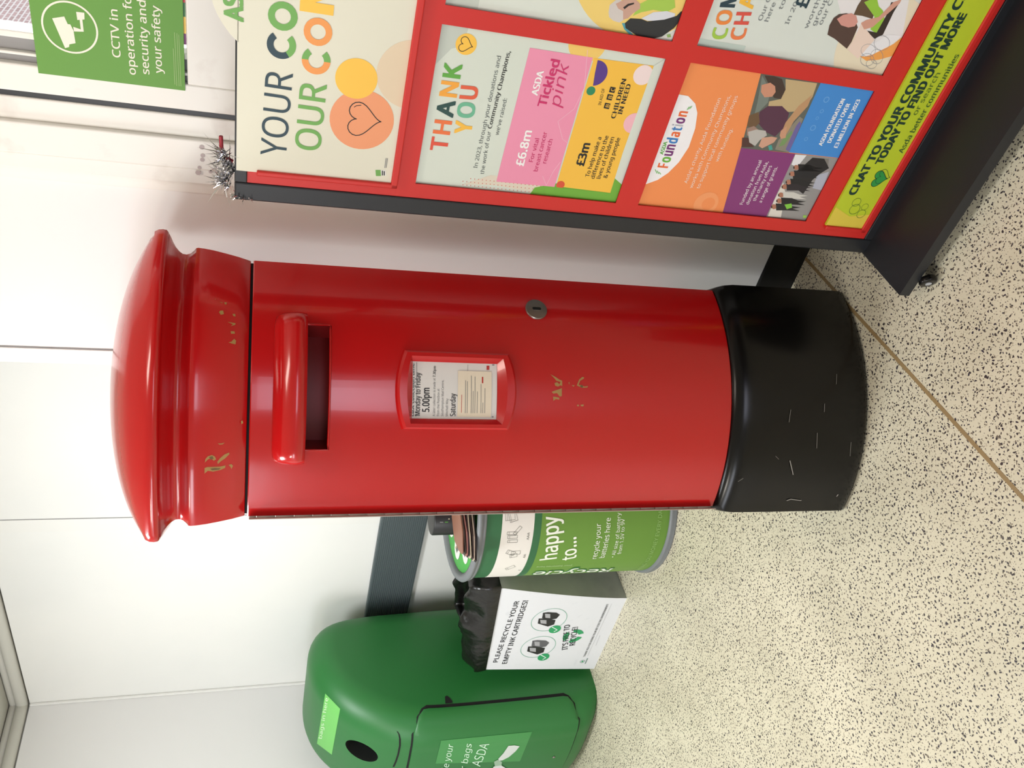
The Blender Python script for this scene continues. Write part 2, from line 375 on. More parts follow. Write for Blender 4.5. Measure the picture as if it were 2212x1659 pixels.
# ================================================================ PILLAR BOX
CX, CY = -1.351, 1.609
azv = radians(40.03); fv = Vector((sin(azv), -cos(azv), 0)); rv = Vector((cos(azv), sin(azv), 0)); t = radians(1.8)
FX = fv*cos(t)+rv*sin(t); LX = -fv*sin(t)+rv*cos(t); PC = Vector((CX, CY, 0)); BACKD = .165; PH = radians(36)
base = PC+FX*.30
box = thing('postbox', base, 'red bow-fronted pillar box with black base standing between the bins and the poster stand', 'post box')
def pt(R, ph, z): return PC+FX*(R*cos(ph))+LX*(R*sin(ph))+Vector((0, 0, z))
def ring(R, z, n=40, ph=PH, rc=.010):
    r = []
    L = R*sin(ph)
    for k in range(n+1): r.append(pt(R, -ph+2*ph*k/n, z))
    r.append(PC+FX*(R*cos(ph)-.012)+LX*(L+.0015)+Vector((0, 0, z)))
    r.append(PC+FX*BACKD+LX*L+Vector((0, 0, z))); r.append(PC+FX*BACKD-LX*L+Vector((0, 0, z)))
    r.append(PC+FX*(R*cos(ph)-.012)-LX*(L+.0015)+Vector((0, 0, z))); return r
mb = MB(); mb.loft([ring(R, z) for R, z in ((.447, 0), (.4545, .004), (.459, .014), (.4595, .03), (.4575, .26), (.4565, .315), (.453, .334), (.446, .348), (.439, .3545), (.434, .357))], BLACK)
pa = Art(mb, lambda x, y, d: pt(.4590+d, x, y)); sc = P(150, 146, 140)
def cylpx(x, y, R):
    d = ray(x, y); a = d.x**2+d.y**2; ox, oy = -CX, -CY; bq = 2*(ox*d.x+oy*d.y); c = ox*ox+oy*oy-R*R; tt = (-bq-sqrt(max(0, bq*bq-4*a*c)))/(2*a)
    q = EYE+d*tt-PC; return (math.atan2(q.dot(LX), q.dot(FX)), q.z)
for seg, w_ in ((((1765, 935), (1764, 968)), .0010), (((1781, 872), (1780, 890)), .001), (((1708, 885), (1704, 912)), .0008), (((1807, 808), (1806, 830)), .0007), (((1838, 955), (1836, 985)), .0008), (((1675, 985), (1682, 992)), .0008),
                 (((1700, 1081), (1708, 1078), (1730, 1081)), .004), (((1706, 995), (1713, 1025)), .0025), (((1807, 1072), (1810, 1068)), .003), (((1594, 1040), (1605, 1033)), .0012)):
    pa.line([cylpx(x, y, .4595) for x, y in seg], w_, sc, 6)
part('base', mb, box, 'gloss black base', angle=38)
# body with letter slot cut in
def solid(mb, name):
    o = obj_of(name, mb.data(name)); fix(o); return o
def sector(r0, r1, p0, p1, z0, z1, mt, n=16, z0in=None):
    mb = MB(); rings = []
    for k in range(n+1):
        ph = p0+(p1-p0)*k/n; rings.append([pt(r0, ph, z0in if z0in is not None else z0), pt(r1, ph, z0), pt(r1, ph, z1), pt(r0, ph, z1)])
    mb.loft(rings, mt, smooth=False); return mb
def cut(o, cutters):
    for c in cutters:
        md = o.modifiers.new('b', 'BOOLEAN'); md.object = c; md.solver = 'EXACT'; md.operation = 'DIFFERENCE'
        try: md.material_mode = 'TRANSFER'
        except Exception: pass
    dg = bpy.context.evaluated_depsgraph_get(); dg.update(); me = bpy.data.meshes.new_from_object(o.evaluated_get(dg)); o.modifiers.clear(); o.data = me
    for c in cutters: bpy.data.objects.remove(c)
    try: me.set_sharp_from_angle(angle=radians(35))
    except Exception: pass
    return o
mb = MB(); mb.loft([ring(.4325, .357), ring(.434, .359), ring(.434, .70), ring(.434, 1.05), ring(.434, 1.3995), ring(.4325, 1.4015)], RED)
body = solid(mb, 'door')
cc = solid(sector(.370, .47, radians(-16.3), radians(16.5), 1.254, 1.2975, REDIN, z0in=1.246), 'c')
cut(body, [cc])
for v in body.data.vertices: v.co -= base
BASES[body.name] = base
body.parent = box; body['label'] = 'red curved door with the letter slot'
mb = MB(); mb.loft([ring(.426, 1.398), ring(.426, 1.409)], DARK); part('seam_shade_core', mb, box)  # added dark core, stands in for the shade inside the open seam
mb = MB(); mb.loft([ring(R, z) for R, z in ((.4305, 1.4065), (.4325, 1.408), (.441, 1.43), (.4485, 1.455), (.4545, 1.4775), (.4575, 1.495), (.4585, 1.505), (.4575, 1.5085), (.450, 1.513), (.442, 1.5195), (.4385, 1.527), (.4395, 1.534), (.446, 1.5405), (.457, 1.5465), (.470, 1.551), (.482, 1.554), (.488, 1.556))], RED, cap1=True)
col = part('collar', mb, box, angle=42)
# domed cap
mb = MB(); rings = [ring(R, z) for R, z in ((.470, 1.5525), (.4935, 1.5575), (.4985, 1.560), (.5000, 1.566), (.4985, 1.574), (.4930, 1.5815))]
n = 40; R0 = .493; Ls = R0*sin(PH); Hd = .092
for k in range(1, 15):
    tt = k/14; rr = []
    for i in range(n+1):
        ph = -PH+2*PH*i/n; dep = R0*cos(ph); l = R0*sin(ph); q = 1-tt; dd = BACKD+.004+(dep-BACKD-.004)*q
        z = 1.5815+Hd*(max(0, 1-(l/Ls)**2))**.52*(1-q*q)**.62; rr.append(PC+FX*dd+LX*l+Vector((0, 0, z)))
    rr.append(PC+FX*(BACKD+.003+(R0*cos(PH)-.012-BACKD)*q)+LX*Ls+Vector((0, 0, 1.5815))); rr.append(PC+FX*BACKD+LX*Ls+Vector((0, 0, 1.5815))); rr.append(PC+FX*BACKD-LX*Ls+Vector((0, 0, 1.5815))); rr.append(PC+FX*(BACKD+.003+(R0*cos(PH)-.012-BACKD)*q)-LX*Ls+Vector((0, 0, 1.5815)))
    rings.append(rr)
mb.loft(rings, RED, cap1=True); part('cap', mb, box, 'domed red cap', angle=50)
# hood above the slot
mb = MB(); rings = []; nh = 44; P0, P1 = radians(-19.9), radians(19.1)
for k in range(nh+1):
    u = k/nh; ph = P0+(P1-P0)*u; e = min(u, 1-u)*2*(P1-P0)/2*.434; g = min(1, e/.034); g = sqrt(max(0, 1-(1-g)**2)); g = max(g, .02)
    zt, zb = 1.3600-.010*(1-g), 1.2990; dpt = .047*g; rr = [pt(.430, ph, zb+.001)]
    for q in range(11):
        th = -pi/2+pi*q/10*1.0
        zz = zb+.006+(zt-zb-.006)*q/10; prof = [0.80, .97, 1.0, .99, .965, .92, .85, .76, .62, .42, .12][q]
        rr.append(pt(.434+dpt*prof, ph, zb if q == 0 else zz))
    rr.append(pt(.430, ph, zt)); rings.append(rr)
mb.loft(rings, RED); part('slot_hood', mb, body, 'rounded hood over the letter slot', angle=60)
# lip around the slot
mb = MB(); sl = []
for k in range(25): sl.append(pt(.4345, radians(16.6)-radians(33.0)*k/24, 1.2535))
mb.tube([pt(.4345, radians(16.6), 1.297)]+sl+[pt(.4345, radians(-16.4), 1.297)], .0022, RED, 8); part('slot_lip', mb, body)
# notice frame
def loop(hw, zlo, zhi, bow, R, n=14, c=radians(1.7-1.8), rr=.0):
    q = []
    for k in range(n+1): u = k/n*2-1; q.append(pt(R, c+hw*u, zhi+bow*(1-u*u)))
    for k in range(1, 6): q.append(pt(R, c+hw, zhi+(zlo-zhi)*k/6))
    for k in range(n+1): u = 1-k/n*2; q.append(pt(R, c+hw*u, zlo-bow*(1-u*u)))
    for k in range(1, 6): q.append(pt(R, c-hw, zlo+(zhi-zlo)*k/6))
    return q
mb = MB(); a1 = radians(10.6)
mb.loft([loop(a1, .887, 1.110, .0155, .434), loop(a1-.006, .8895, 1.1075, .0155, .444), loop(a1-.016, .894, 1.103, .0155, .4485), loop(radians(8.75), .9035, 1.0945, .009, .4485), loop(radians(7.6), .9135, 1.0905, .0005, .4365), loop(radians(7.6), .9135, 1.0905, .0005, .4345)], RED, cap0=False, cap1=False)
nf = part('notice_frame', mb, body, 'bevelled frame round the collection notice', angle=28)
# collection notice
mb = MB(); c0 = radians(1.7-1.8); hw = radians(7.7)
pm = lambda x, y, d: pt(.4349+d, x/.435+c0, y); ppx = lambda x, y: (lambda q: ((q[0]-c0)*.435, q[1]))(cylpx(x, y, .435))
A = Art(mb, pm, ppx, clip=((-.0575, .914), (.0575, 1.0895)), sub=.008)
A.grid(-.0582, .9135, .0582, 1.0905, WHITEPAPER, 0, 10, 2); ink = P(34, 32, 36); grey = P(120, 120, 122)
X0 = lambda y_, x_=890: ppx(x_, y_)[0]
def tl(st, x, ya, yb, hpx, m_, bold=0.0): A.textpx(st, (x, ya), (x+(ya-yb)*.012, yb), hpx, m_, 2, bold)
tl('Last collection time', 893.5, 899, 785, 10, ink, .02)
A.linepx([(898.5, 900), (900, 783)], .0009, grey, 2)
tl('Monday to Friday', 907, 898, 805, 11, ink, .012); tl('5.00pm', 927, 890, 838, 15, ink, .014)
tl('A later collection is made at', 939.5, 899, 817, 5, grey); A.textpx('7.30pm', (940.5, 815), (941.5, 791), 5.5, ink, 2, .012)
tl('from the Postbox at', 948.5, 899, 840, 5, grey); tl('Southampton Mail Centre,', 957.5, 899, 821, 5, grey); tl('Mitchell Way', 967.5, 899, 861, 5, grey)
tl('Saturday', 983.5, 899, 850, 11.5, ink, .012); tl('11.00am', 1003, 890, 838, 14, ink, .012)
A.linepx([(1010, 805), (1010.5, 788)], .0006, grey, 2); A.polypx([(1051, 799), (1051, 790), (1057, 790), (1057, 799)], P(190, 60, 56), 2)
A.polypx([(1066, 902), (1062, 902), (1063, 787), (1068, 787)], P(150, 148, 152), 1.5)
part('collection_notice', mb, nf, 'white card with the last collection times')
mb = MB(); A2 = Art(mb, lambda x, y, d: pt(.4362+d, x/.435+c0, y), ppx, sub=.008)
x0, z0 = ppx(1060, 901); x1, z1 = ppx(989, 801); A2.grid(max(x0, -.0565), z0, x1, z1, CREAMPAPER, 0, 8, 2)
redp = P(196, 60, 50)
for i, (x, ya, yb, m_) in enumerate(((996, 891, 853, redp), (1004.5, 892, 822, grey), (1008.5, 892, 824, grey), (1017, 892, 812, grey), (1021, 892, 845, grey), (1025, 892, 814, grey), (1030, 892, 846, grey), (1038, 892, 830, grey), (1042, 892, 870, grey), (1046.5, 892, 839, grey))):
    A2.linepx([(x, ya), (x+.8, yb)], .0010, m_, 2)
A2.polypx([(1040.5, 828), (1040.5, 814.5), (1043.5, 814.5), (1043.5, 828)], redp, 2)
part('notice_slip', mb, nf, 'small cream slip covering the lower half of the notice')
# lock
lp, lz = cylpx(1158, 669, .434); lc = pt(.4345, lp, lz); ln = (FX*cos(lp)+LX*sin(lp)); lu = Vector((0, 0, 1)); lr = ln.cross(lu)*-1
mb = MB(); rings = []
for r, d in ((.0245, -.004), (.0245, .0015), (.0235, .003), (.012, .0042), (.001, .0045)): rings.append([lc+ln*d+(lr*cos(2*pi*k/32)+lu*sin(2*pi*k/32))*r for k in range(32)])
mb.loft(rings, STEEL, cap0=False); pa = Art(mb, lambda x, y, d: lc+ln*(.0043+d)+lr*x+lu*y)
pa.poly([(.0035*cos(a_)+0, .0065+.0035*sin(a_)) for a_ in [pi*k/8 for k in range(9)]]+[(.0035*cos(a_), -.0065+.0035*sin(a_)) for a_ in [pi+pi*k/8 for k in range(9)]], DARK, 2); pa.line([(-.0042, -.0065), (-.0042, .0065)], .0006, P(190, 186, 180), 2)
part('lock', mb, body, 'round steel lock with a dark keyhole', angle=50)
# piano hinge on the left edge
mb = MB(); hp = -PH; zz = .362
k = 0
while zz < 1.395:
    z2 = min(zz+.0365, 1.3985); c = pt(.434, hp, 0)-LX*.0028-FX*.004; mb.lathe((c.x, c.y), ((.0044, zz+.0006), (.0044, z2-.0006)), HINGE, 10); zz = z2
mb.box((-.0008, -.02, .36), (.0008, .004, 1.398), HINGE, R=Matrix.Translation(pt(.434, hp, 0)-LX*.0045-FX*.002) @ Matrix.Rotation(math.atan2(LX.y, LX.x), 4, 'Z'))
part('hinge', mb, box, 'metal piano hinge down the left edge', weld=True)
# worn gold lettering
mb = MB()
def goldR(z):
    T = ((.434, 1.40), (.441, 1.43), (.4485, 1.455), (.4545, 1.4775), (.4575, 1.495))
    if z < 1.40: return .434
    for (r0, z0), (r1, z1) in zip(T, T[1:]):
        if z <= z1: return r0+(r1-r0)*(z-z0)/(z1-z0)
    return .4575
GA_ = Art(mb, lambda x, y, d: pt(goldR(y)+.0004+d, x, y))
GN = {}; GK = []; GCI = [0]
def gold(pts, ox, oy, sc_, m_=GOLD, L=1, R=.45, nm='gold_letter'):
    if nm in ('gold_flakes', 'gold_cipher') and L == 1: GK.append((MB(), nm)); GA = Art(GK[-1][0], GA_.f)
    elif nm == 'gold_cipher': GA = Art(GK[GCI[0]][0], GA_.f)
    else: GA = Art(GN.setdefault(nm, MB()), GA_.f)
    GA.poly([cylpx(ox+x/sc_, oy+y/sc_, R) for x, y in pts], m_, L)
Z7 = (220, 820, 3.95); Z6 = (220, 480, 3.95)
gold([(880, 700), (885, 670), (905, 648), (940, 640), (965, 655), (975, 680), (955, 690), (930, 665), (905, 675)], *Z7)
gold([(985, 700), (1010, 672), (1045, 645), (1085, 632), (1088, 645), (1050, 680), (1015, 700), (990, 722)], *Z7)
gold([(878, 745), (900, 738), (950, 742), (1010, 745), (1055, 740), (1050, 762), (1010, 775), (950, 782), (905, 770), (878, 792)], *Z7)
gold([(925, 755), (960, 752), (1015, 760), (1000, 770), (940, 770)], *Z7, m_=GOLD2, L=2); gold([(915, 655), (945, 650), (955, 672), (930, 680)], *Z7, m_=GOLD2, L=2)
gold([(1080, 738), (1105, 735), (1118, 750), (1105, 778), (1095, 755)], *Z7); gold([(988, 545), (1020, 548), (1048, 542), (1030, 556), (1005, 556)], *Z7, nm='gold_flakes'); gold([(1185, 362), (1200, 358), (1205, 380), (1190, 390)], *Z7, nm='gold_flakes')
for q in ([(1010, 755), (1035, 752), (1042, 780), (1015, 790), (1000, 770)], [(1045, 680), (1065, 678), (1062, 698), (1048, 695)], [(1115, 770), (1138, 768), (1140, 790), (1120, 788)], [(1072, 845), (1140, 848), (1138, 862), (1100, 878), (1118, 860)],
          [(1098, 922), (1132, 920), (1135, 940), (1102, 944)], [(1080, 1020), (1105, 1012), (1128, 985), (1145, 1000), (1140, 1032), (1110, 1028)], [(1000, 680), (1030, 684), (1030, 690)], [(965, 660), (972, 662), (970, 668)]): gold(q, *Z6, nm='gold_flakes')
Z8 = (780, 620, 3.95)
for q in ([(1615, 745), (1665, 772), (1690, 790), (1715, 800), (1715, 845), (1690, 835), (1700, 810), (1665, 800), (1650, 780)], [(1650, 820), (1672, 812), (1700, 838), (1680, 850), (1655, 842)], [(1625, 895), (1650, 885), (1690, 872), (1712, 862), (1712, 930), (1695, 935), (1670, 905), (1640, 910)],
          [(1637, 935), (1660, 938), (1690, 945), (1690, 962), (1660, 955), (1640, 972)], [(1885, 768), (1902, 770), (1900, 782), (1868, 800), (1855, 835), (1880, 838), (1905, 850), (1935, 845), (1930, 858), (1885, 860), (1840, 840), (1860, 790)],
          [(1842, 1005), (1858, 1005), (1856, 1018), (1843, 1016)], [(1872, 1005), (1900, 1002), (1895, 1018), (1875, 1016)], [(1768, 815), (1778, 812), (1776, 832)], [(1795, 840), (1820, 838), (1815, 850)]): gold(q, *Z8, R=.434, nm='gold_crown' if q[0][0] < 1720 else 'gold_cipher')
GCI[0] = next(i for i, q_ in enumerate(GK) if q_[1] == 'gold_cipher')
gold([(1865, 845), (1885, 835), (1895, 852), (1880, 862)], *Z8, m_=GOLD2, L=2, R=.434, nm='gold_cipher')
BASES[body.name] = base
for nm_, pr_, lb_ in (('gold_letter', col, 'worn gold letter R'), ('gold_crown', body, 'worn remains of a gold crown')): part(nm_, GN[nm_], pr_, lb_)
for q_, n_k in GK: part('gold_flake', q_, col if n_k == 'gold_flakes' else body)

# ================================================================ POSTER STAND
ts = radians(-4.1); SX = Vector((cos(ts), sin(ts), 0)); SN = Vector((sin(ts), -cos(ts), 0))
S0 = at_z(1968, 632, .035); sc0 = SX.dot(S0); O2 = EYE+ray(1868, 541)*((sc0-SX.dot(EYE))/SX.dot(ray(1868, 541))); SOFF = SN.dot(O2)
SO = O2.copy(); SO.z = 0
def sp(s, z, d=0): return SO+SX*s+SN*d+Vector((0, 0, z))
def spx(x, y, d=0):
    r = ray(x, y); q = EYE+r*((SOFF+d-SN.dot(EYE))/SN.dot(r)); return (SX.dot(q)-sc0, q.z)
SM = Matrix((SX.to_4d(), (-SN).to_4d(), Vector((0, 0, 1, 0)), Vector((0, 0, 0, 1)))).transposed(); SM = Matrix(((SX.x, -SN.x, 0, SO.x), (SX.y, -SN.y, 0, SO.y), (0, 0, 1, 0), (0, 0, 0, 1)))
stand = thing('display_stand', sp(.373, 0, 0), 'tall red and black wheeled poster stand, right of the pillar box', 'poster stand')
def sbox(mb, s0, s1, z0, z1, d0, d1, mt, bev=0): mb.box((s0, -d1, z0), (s1, -d0, z1), mt, bev, R=SM)
SW = .752
mb = MB(); T = .030
sbox(mb, -.006, .030, .060, 1.4375, -T, .003, SBLK, .003); sbox(mb, SW-.036, SW, .060, 1.4375, -T, .003, SBLK, .003); sbox(mb, .030, SW-.036, 1.416, 1.4375, -T, .003, SBLK, .002); sbox(mb, .030, SW-.036, .060, .085, -T, .003, SBLK, .002)
sbox(mb, .028, SW-.034, .08, 1.42, -T, -T+.006, SBLK)
part('frame', mb, stand, 'black outer frame')
mb = MB(); c1, c2, c3, c4 = .0595, .3575, .3885, .6865; r1, r2, r3, r4 = 1.1155, .706, .657, .254
def holed(mb, xs, zs, holes, d0, d1, mt):
    for i in range(len(xs)-1):
        for j in range(len(zs)-1):
            if (i, j) in holes: continue
            sbox(mb, xs[i], xs[i+1], zs[j], zs[j+1], d0, d1, mt)
holed(mb, [.030, c1, c2, c3, c4, SW-.036], [.085, r4, r3, r2, r1, 1.416], {(1, 1), (3, 1), (1, 3), (3, 3)}, -.002, 0, SRED)
sbox(mb, .030, SW-.036, .085, 1.416, -.008, -.006, SRED)
part('front_panel', mb, stand, 'red front panel with four poster windows', weld=True)
for nm_, (s0, s1, z0, z1) in (('header_holder', (.050, SW-.056, 1.150, 1.40)), ('strip_holder', (.050, SW-.056, .100, .205))):
    mb = MB(); sbox(mb, s0, s1, z0, z0+.012, 0, .010, SRED, .002); sbox(mb, s0, s0+.009, z0, z1, 0, .010, SRED, .002); sbox(mb, s1-.009, s1, z0, z1, 0, .010, SRED, .002)
    part(nm_, mb, stand)
mb = MB()   # sloping foot
sec = [(-.06, .046), (-.06, .070), (0, .066), (.1565, .062), (.1565, .036), (-.06, .036)]
mb.loft([[sp(s, z, d) for d, z in sec] for s in (-.008, SW+.002)], SBLK, smooth=False)
part('foot', mb, stand, 'broad black foot', weld=True)
for (s, d) in ((.037, .160), (SW-.037, .160), (.037, -.04), (SW-.037, -.04)):
    mb = MB(); c = sp(s, .0185, d); ax_ = (SN*.9-SX*.45).normalized(); ay_ = Vector((0, 0, 1)).cross(ax_); zz_ = Vector((0, 0, 1))
    mb.loft([[c+ax_*e+(ay_*cos(2*pi*k/24)+zz_*sin(2*pi*k/24))*r for k in range(24)] for e, r in ((-.007, .012), (-.0065, .0172), (-.004, .0185), (.004, .0185), (.0065, .0172), (.007, .012))], BLACK)
    cas = part('castor', mb, stand)
    mb = MB(); mb.loft([[c+ax_*e+(ay_*cos(2*pi*k/16)+zz_*sin(2*pi*k/16))*.0065 for k in range(16)] for e in (-.0085, .0085)], P(170, 172, 176)); part('hub', mb, cas)
    if d < .1: mb = MB(); sbox(mb, s-.010, s+.010, .030, .040, d-.008, d+.008, SBLK); part('bracket', mb, cas)
    else: mb = MB(); sbox(mb, s-.004, s+.004, .032, .038, d-.03, d-.002, SBLK); part('bracket', mb, cas)

def poster_map(d0): return lambda x, y, d: sp(x, y, d0+d)
navy = P(34, 62, 74); gr = P(112, 172, 84); orng = P(240, 156, 80); yel = P(250, 198, 74); cream = P(226, 224, 205); peach = P(240, 158, 112); blk = P(28, 28, 30); pale = P(216, 224, 212)
# header
mb = MB(); zc_, rc_ = 1.359, .117
d0 = .004
sbox(mb, .0545, SW-.062, 1.160, 1.4345, .001, d0, cream)
tabp = [(.373+rc_*cos(a_), zc_+rc_*sin(a_)) for a_ in [radians(39)+radians(102)*k/24 for k in range(25)]]
mb.loft([[sp(x, y, d) for x, y in tabp] for d in (.001, d0)], cream, smooth=False)
A = Art(mb, poster_map(d0), lambda x, y: spx(x, y, d0), clip=((.0545, 1.160), (SW-.062, 1.50)))
A.textpx('YOUR', (617.5, 340), (633, 159), 55, navy, 3, .0)
A.textpx('OUR', (691, 327), (706, 183), 54, gr, 3, .008)
def bigring(c, edge, th, cols, a0=0, a1=2*pi):
    cc = spx(*c, d0); q = spx(*edge, d0); r = math.hypot(q[0]-cc[0], q[1]-cc[1])
    for (u0, u1, m_) in cols: A.arc(cc, r*(1-th), r, u0, u1, m_, 3, 20)
bigring((608, 97), (576.5, 98), .46, ((radians(38), radians(215), navy), (radians(215), radians(318), gr)))
bigring((611, 35), (579, 36), .46, ((0, 2*pi, gr),))
bigring((683, 131), (652, 132), .46, ((radians(38), radians(90), gr), (radians(90), radians(270), orng), (radians(270), radians(318), gr)))
bigring((687, 69), (656, 70), .46, ((0, 2*pi, orng),))
z1_ = spx(617.5, 340, d0)[1]; A.text('MMUNITY', (.400, z1_), (.676, z1_), .050, gr, 3, .02)
x, z = spx(720, 34, d0); w_, h_ = .054, .052
A.poly([(x+a_*w_, z+b_*h_) for a_, b_ in ((0, 0), (0, 1), (.30, 1), (.5, .52), (.70, 1), (1, 1), (1, 0), (.70, 0), (.70, .56), (.5, .14), (.30, .56), (.30, 0))], yel, 3)
A.text('MITMENT', (x+.064, z), (.684, z), .050, gr, 3, .02)
A.textpx('ASDA', (525, 48), (521, -78), 39, gr, 3, .035)
A.circ(spx(890, 163, d0), .060, P(228, 208, 178), 1.0)
A.circpx((782, 259.5), 70, peach, 1.5); A.circpx((770, 170), 46, yel, 2)
qx, qz = spx(770, 170, d0)
A.heart(spx(782, 258, d0), .033, .0016, blk, 3)
A.linepx([(765, 231), (770, 228), (780, 227)], .0012, blk, 3)
A.polypx([(812, 380), (811, 367), (822, 367), (823, 380)], gr, 2); A.polypx([(824, 379), (823, 367), (833, 367), (834, 379)], WHITEPAPER, 2)
A.linepx([(826, 378), (826, 369)], .002, blk, 3); A.linepx([(830, 378), (830, 370)], .002, blk, 3); A.linepx([(831, 362), (834, 342)], .0012, grey, 3); A.linepx([(834, 362), (837, 342)], .0012, grey, 3)
single('header_poster', mb, 'wide cream header poster with orange heart circle across the top of the red stand', 'poster', base=sp(.373, 1.16, 0))

D1 = -.0055
def newposter(s0, s1, z0, z1, bgm):
    mb = MB(); sbox(mb, s0, s1, z0, z1, D1-.0006, D1, bgm)
    return mb, Art(mb, poster_map(D1), lambda x, y: spx(x, y, D1), clip=((s0+.0002, z0+.0002), (s1-.0002, z1-.0002)))
# --- THANK YOU poster
mb, A = newposter(c1-.001, c2+.001, r2-.001, r1+.001, pale)
A.polypx([(940, 30), (1012, 60), (1000, 100), (975, 105), (940, 140)], P(196, 204, 194), 1)
cols = [P(226, 84, 60), P(238, 118, 62), P(34, 74, 70), P(246, 170, 60), P(96, 170, 66)]
def letters(A, st, p0, p1, hpx, cols, L=3, bold=.03, gap=.10):
    a = A.px(*p0); b_ = A.px(*p1); q = A.px(p0[0]-hpx, p0[1]); ch = math.hypot(q[0]-a[0], q[1]-a[1])
    ws = [max(v[0] for v in glyphs(c)[0])-min(v[0] for v in glyphs(c)[0]) for c in st]; tot = sum(ws)+gap*(len(st)-1); x = 0
    for c, w_, m_ in zip(st, ws, cols):
        u0 = x/tot; u1 = (x+w_)/tot; x += w_+gap
        A.text(c, (a[0]+(b_[0]-a[0])*u0, a[1]+(b_[1]-a[1])*u0), (a[0]+(b_[0]-a[0])*u1, a[1]+(b_[1]-a[1])*u1), ch, m_, L, bold)
letters(A, 'THANK', (964, 327), (998.5, 139), 35, cols)
letters(A, 'YOU', (1016.5, 290), (1033, 187), 35, [P(248, 192, 70), P(110, 186, 150), P(228, 96, 62)])
tk = P(92, 100, 100)
A.textpx('In 2023, through your donations and', (1030.5, 363), (1082.5, 121.5), 8.2, tk, 3); A.textpx('the work of our', (1045, 376), (1060.5, 284), 8.2, tk, 3); A.textpx('Community Champions,', (1061.5, 278), (1102.7, 111), 8.6, blk, 3, .018); A.textpx("we've raised:", (1076.7, 292), (1095.5, 213), 8.2, tk, 3)
A.circpx((1007, 95.5), 23, yel, 2); A.heart(spx(1005, 96, D1), .0135, .0011, blk, 3, rot=-.15)
pk = P(240, 150, 180); dpk = P(208, 44, 108)
A.circ(spx(1270, 92, D1), .035, P(244, 206, 110), 1)
A.polypx([(1070, 400), (1200, 425), (1180, 400), (1110, 385), (1060, 378), (1000, 398)], P(224, 214, 196), 1)
for i in range(22):
    for j in range(5):
        q = (1000+i*8.4, 384+j*7.5+i*.9)
        if q[1] < 378+abs(1085-q[0])*.1: continue
        A.circpx(q, 1.1, P(214, 92, 76), 1.5, 6)
A.polypx([(1140, 425), (1155, 405), (1200, 396), (1330, 410), (1345, 395), (1352, 450), (1250, 450)], P(112, 176, 58), 1.5)
A.polypx([(1144.7, 103), (1072, 392), (1197.6, 403.5), (1280.6, 124.4)], pk, 2)
A.polypx([(1283, 125), (1201, 402), (1318, 416.5), (1412, 142)], P(248, 194, 70), 2)
wt = P(250, 248, 246)
A.textpx('£6.8m', (1130.5, 358.7), (1149, 282), 17, wt, 4, .03)
for st, p0, p1 in (('For vital', (1150.5, 350), (1165, 299.4)), ('breast cancer', (1160.8, 370), (1182, 285)), ('research', (1179.4, 353), (1194, 301))): A.textpx(st, p0, p1, 9, dpk, 4, .008)
A.textpx('ASDA', (1160.6, 207), (1175, 153), 14, wt, 4, .04); A.textpx('Tickled', (1178, 231.4), (1209.8, 130), 18, dpk, 4, .03); A.textpx('pink', (1209, 231), (1229, 142), 24, dpk, 4.5, -.006, .3)
A.textpx('£3m', (1260.4, 358.7), (1275, 309.5), 17, blk, 4, .035)
for st, p0, p1 in (('To help make a', (1272, 382), (1299.4, 296.5)), ('difference to the', (1283.5, 386), (1315, 293.6)), ('lives of children', (1296.5, 386), (1327, 296.5)), ('& young people', (1311, 384.7), (1340, 298))): A.textpx(st, p0, p1, 8.6, blk, 4, .01)
A.textpx('IN AID OF', (1298, 227), (1306.7, 191), 6.5, blk, 4)
for i, (x, y) in enumerate(((1311, 228.5), (1316.8, 209.7), (1322.6, 193.8))):
    A.polypx([(x-7.5, y+4.8), (x-4, y-7), (x+7.5, y-4.8), (x+4, y+7)], blk, 4); A.textpx('BBC'[i], (x+4, y+3.2), (x+6, y-3.2), 8, P(248, 194, 70), 5, .02)
A.textpx('CHILDREN', (1328.4, 256), (1353, 170.7), 9.5, blk, 4, .035); A.textpx('IN NEED', (1342.8, 247.3), (1363, 182), 9.5, blk, 4, .035)
cc = spx(1285, 157.6, D1); q = spx(1312, 157.6, D1); r = math.hypot(q[0]-cc[0], q[1]-cc[1]); A.arc(cc, 0, r, radians(-172), radians(5), P(88, 56, 140), 3, 24)
A.circpx((1276.3, 196), 9.5, P(44, 140, 96), 3.5, 24); A.circpx((1210.6, 399), 9, P(220, 84, 54), 3, 24); A.circpx((1389, 162), 21, P(244, 224, 222), 3); A.circpx((1369, 266), 22, P(244, 186, 196), 3)
A.polypx([(1318, 416.5), (1345, 330), (1412, 142), (1440, 125), (1440, 200), (1352, 450)], pale, 3.2)
A.polypx([(1318, 416.5), (1328, 385), (1345, 400), (1345, 440), (1200, 440), (1201, 404)], P(112, 176, 58), 3.4)
A.linepx([(1269, 108), (1262, 190), (1240, 235), (1205, 262), (1215, 300), (1228, 310)], .0008, P(250, 196, 214), 3); A.linepx([(1172, 380), (1180, 400), (1195, 370), (1210, 350)], .0008, P(250, 196, 214), 3)
single('thank_you_poster', mb, 'pale thank-you poster with pink and yellow panels, upper left window of the red stand', 'poster', base=sp((c1+c2)/2, r2, D1))
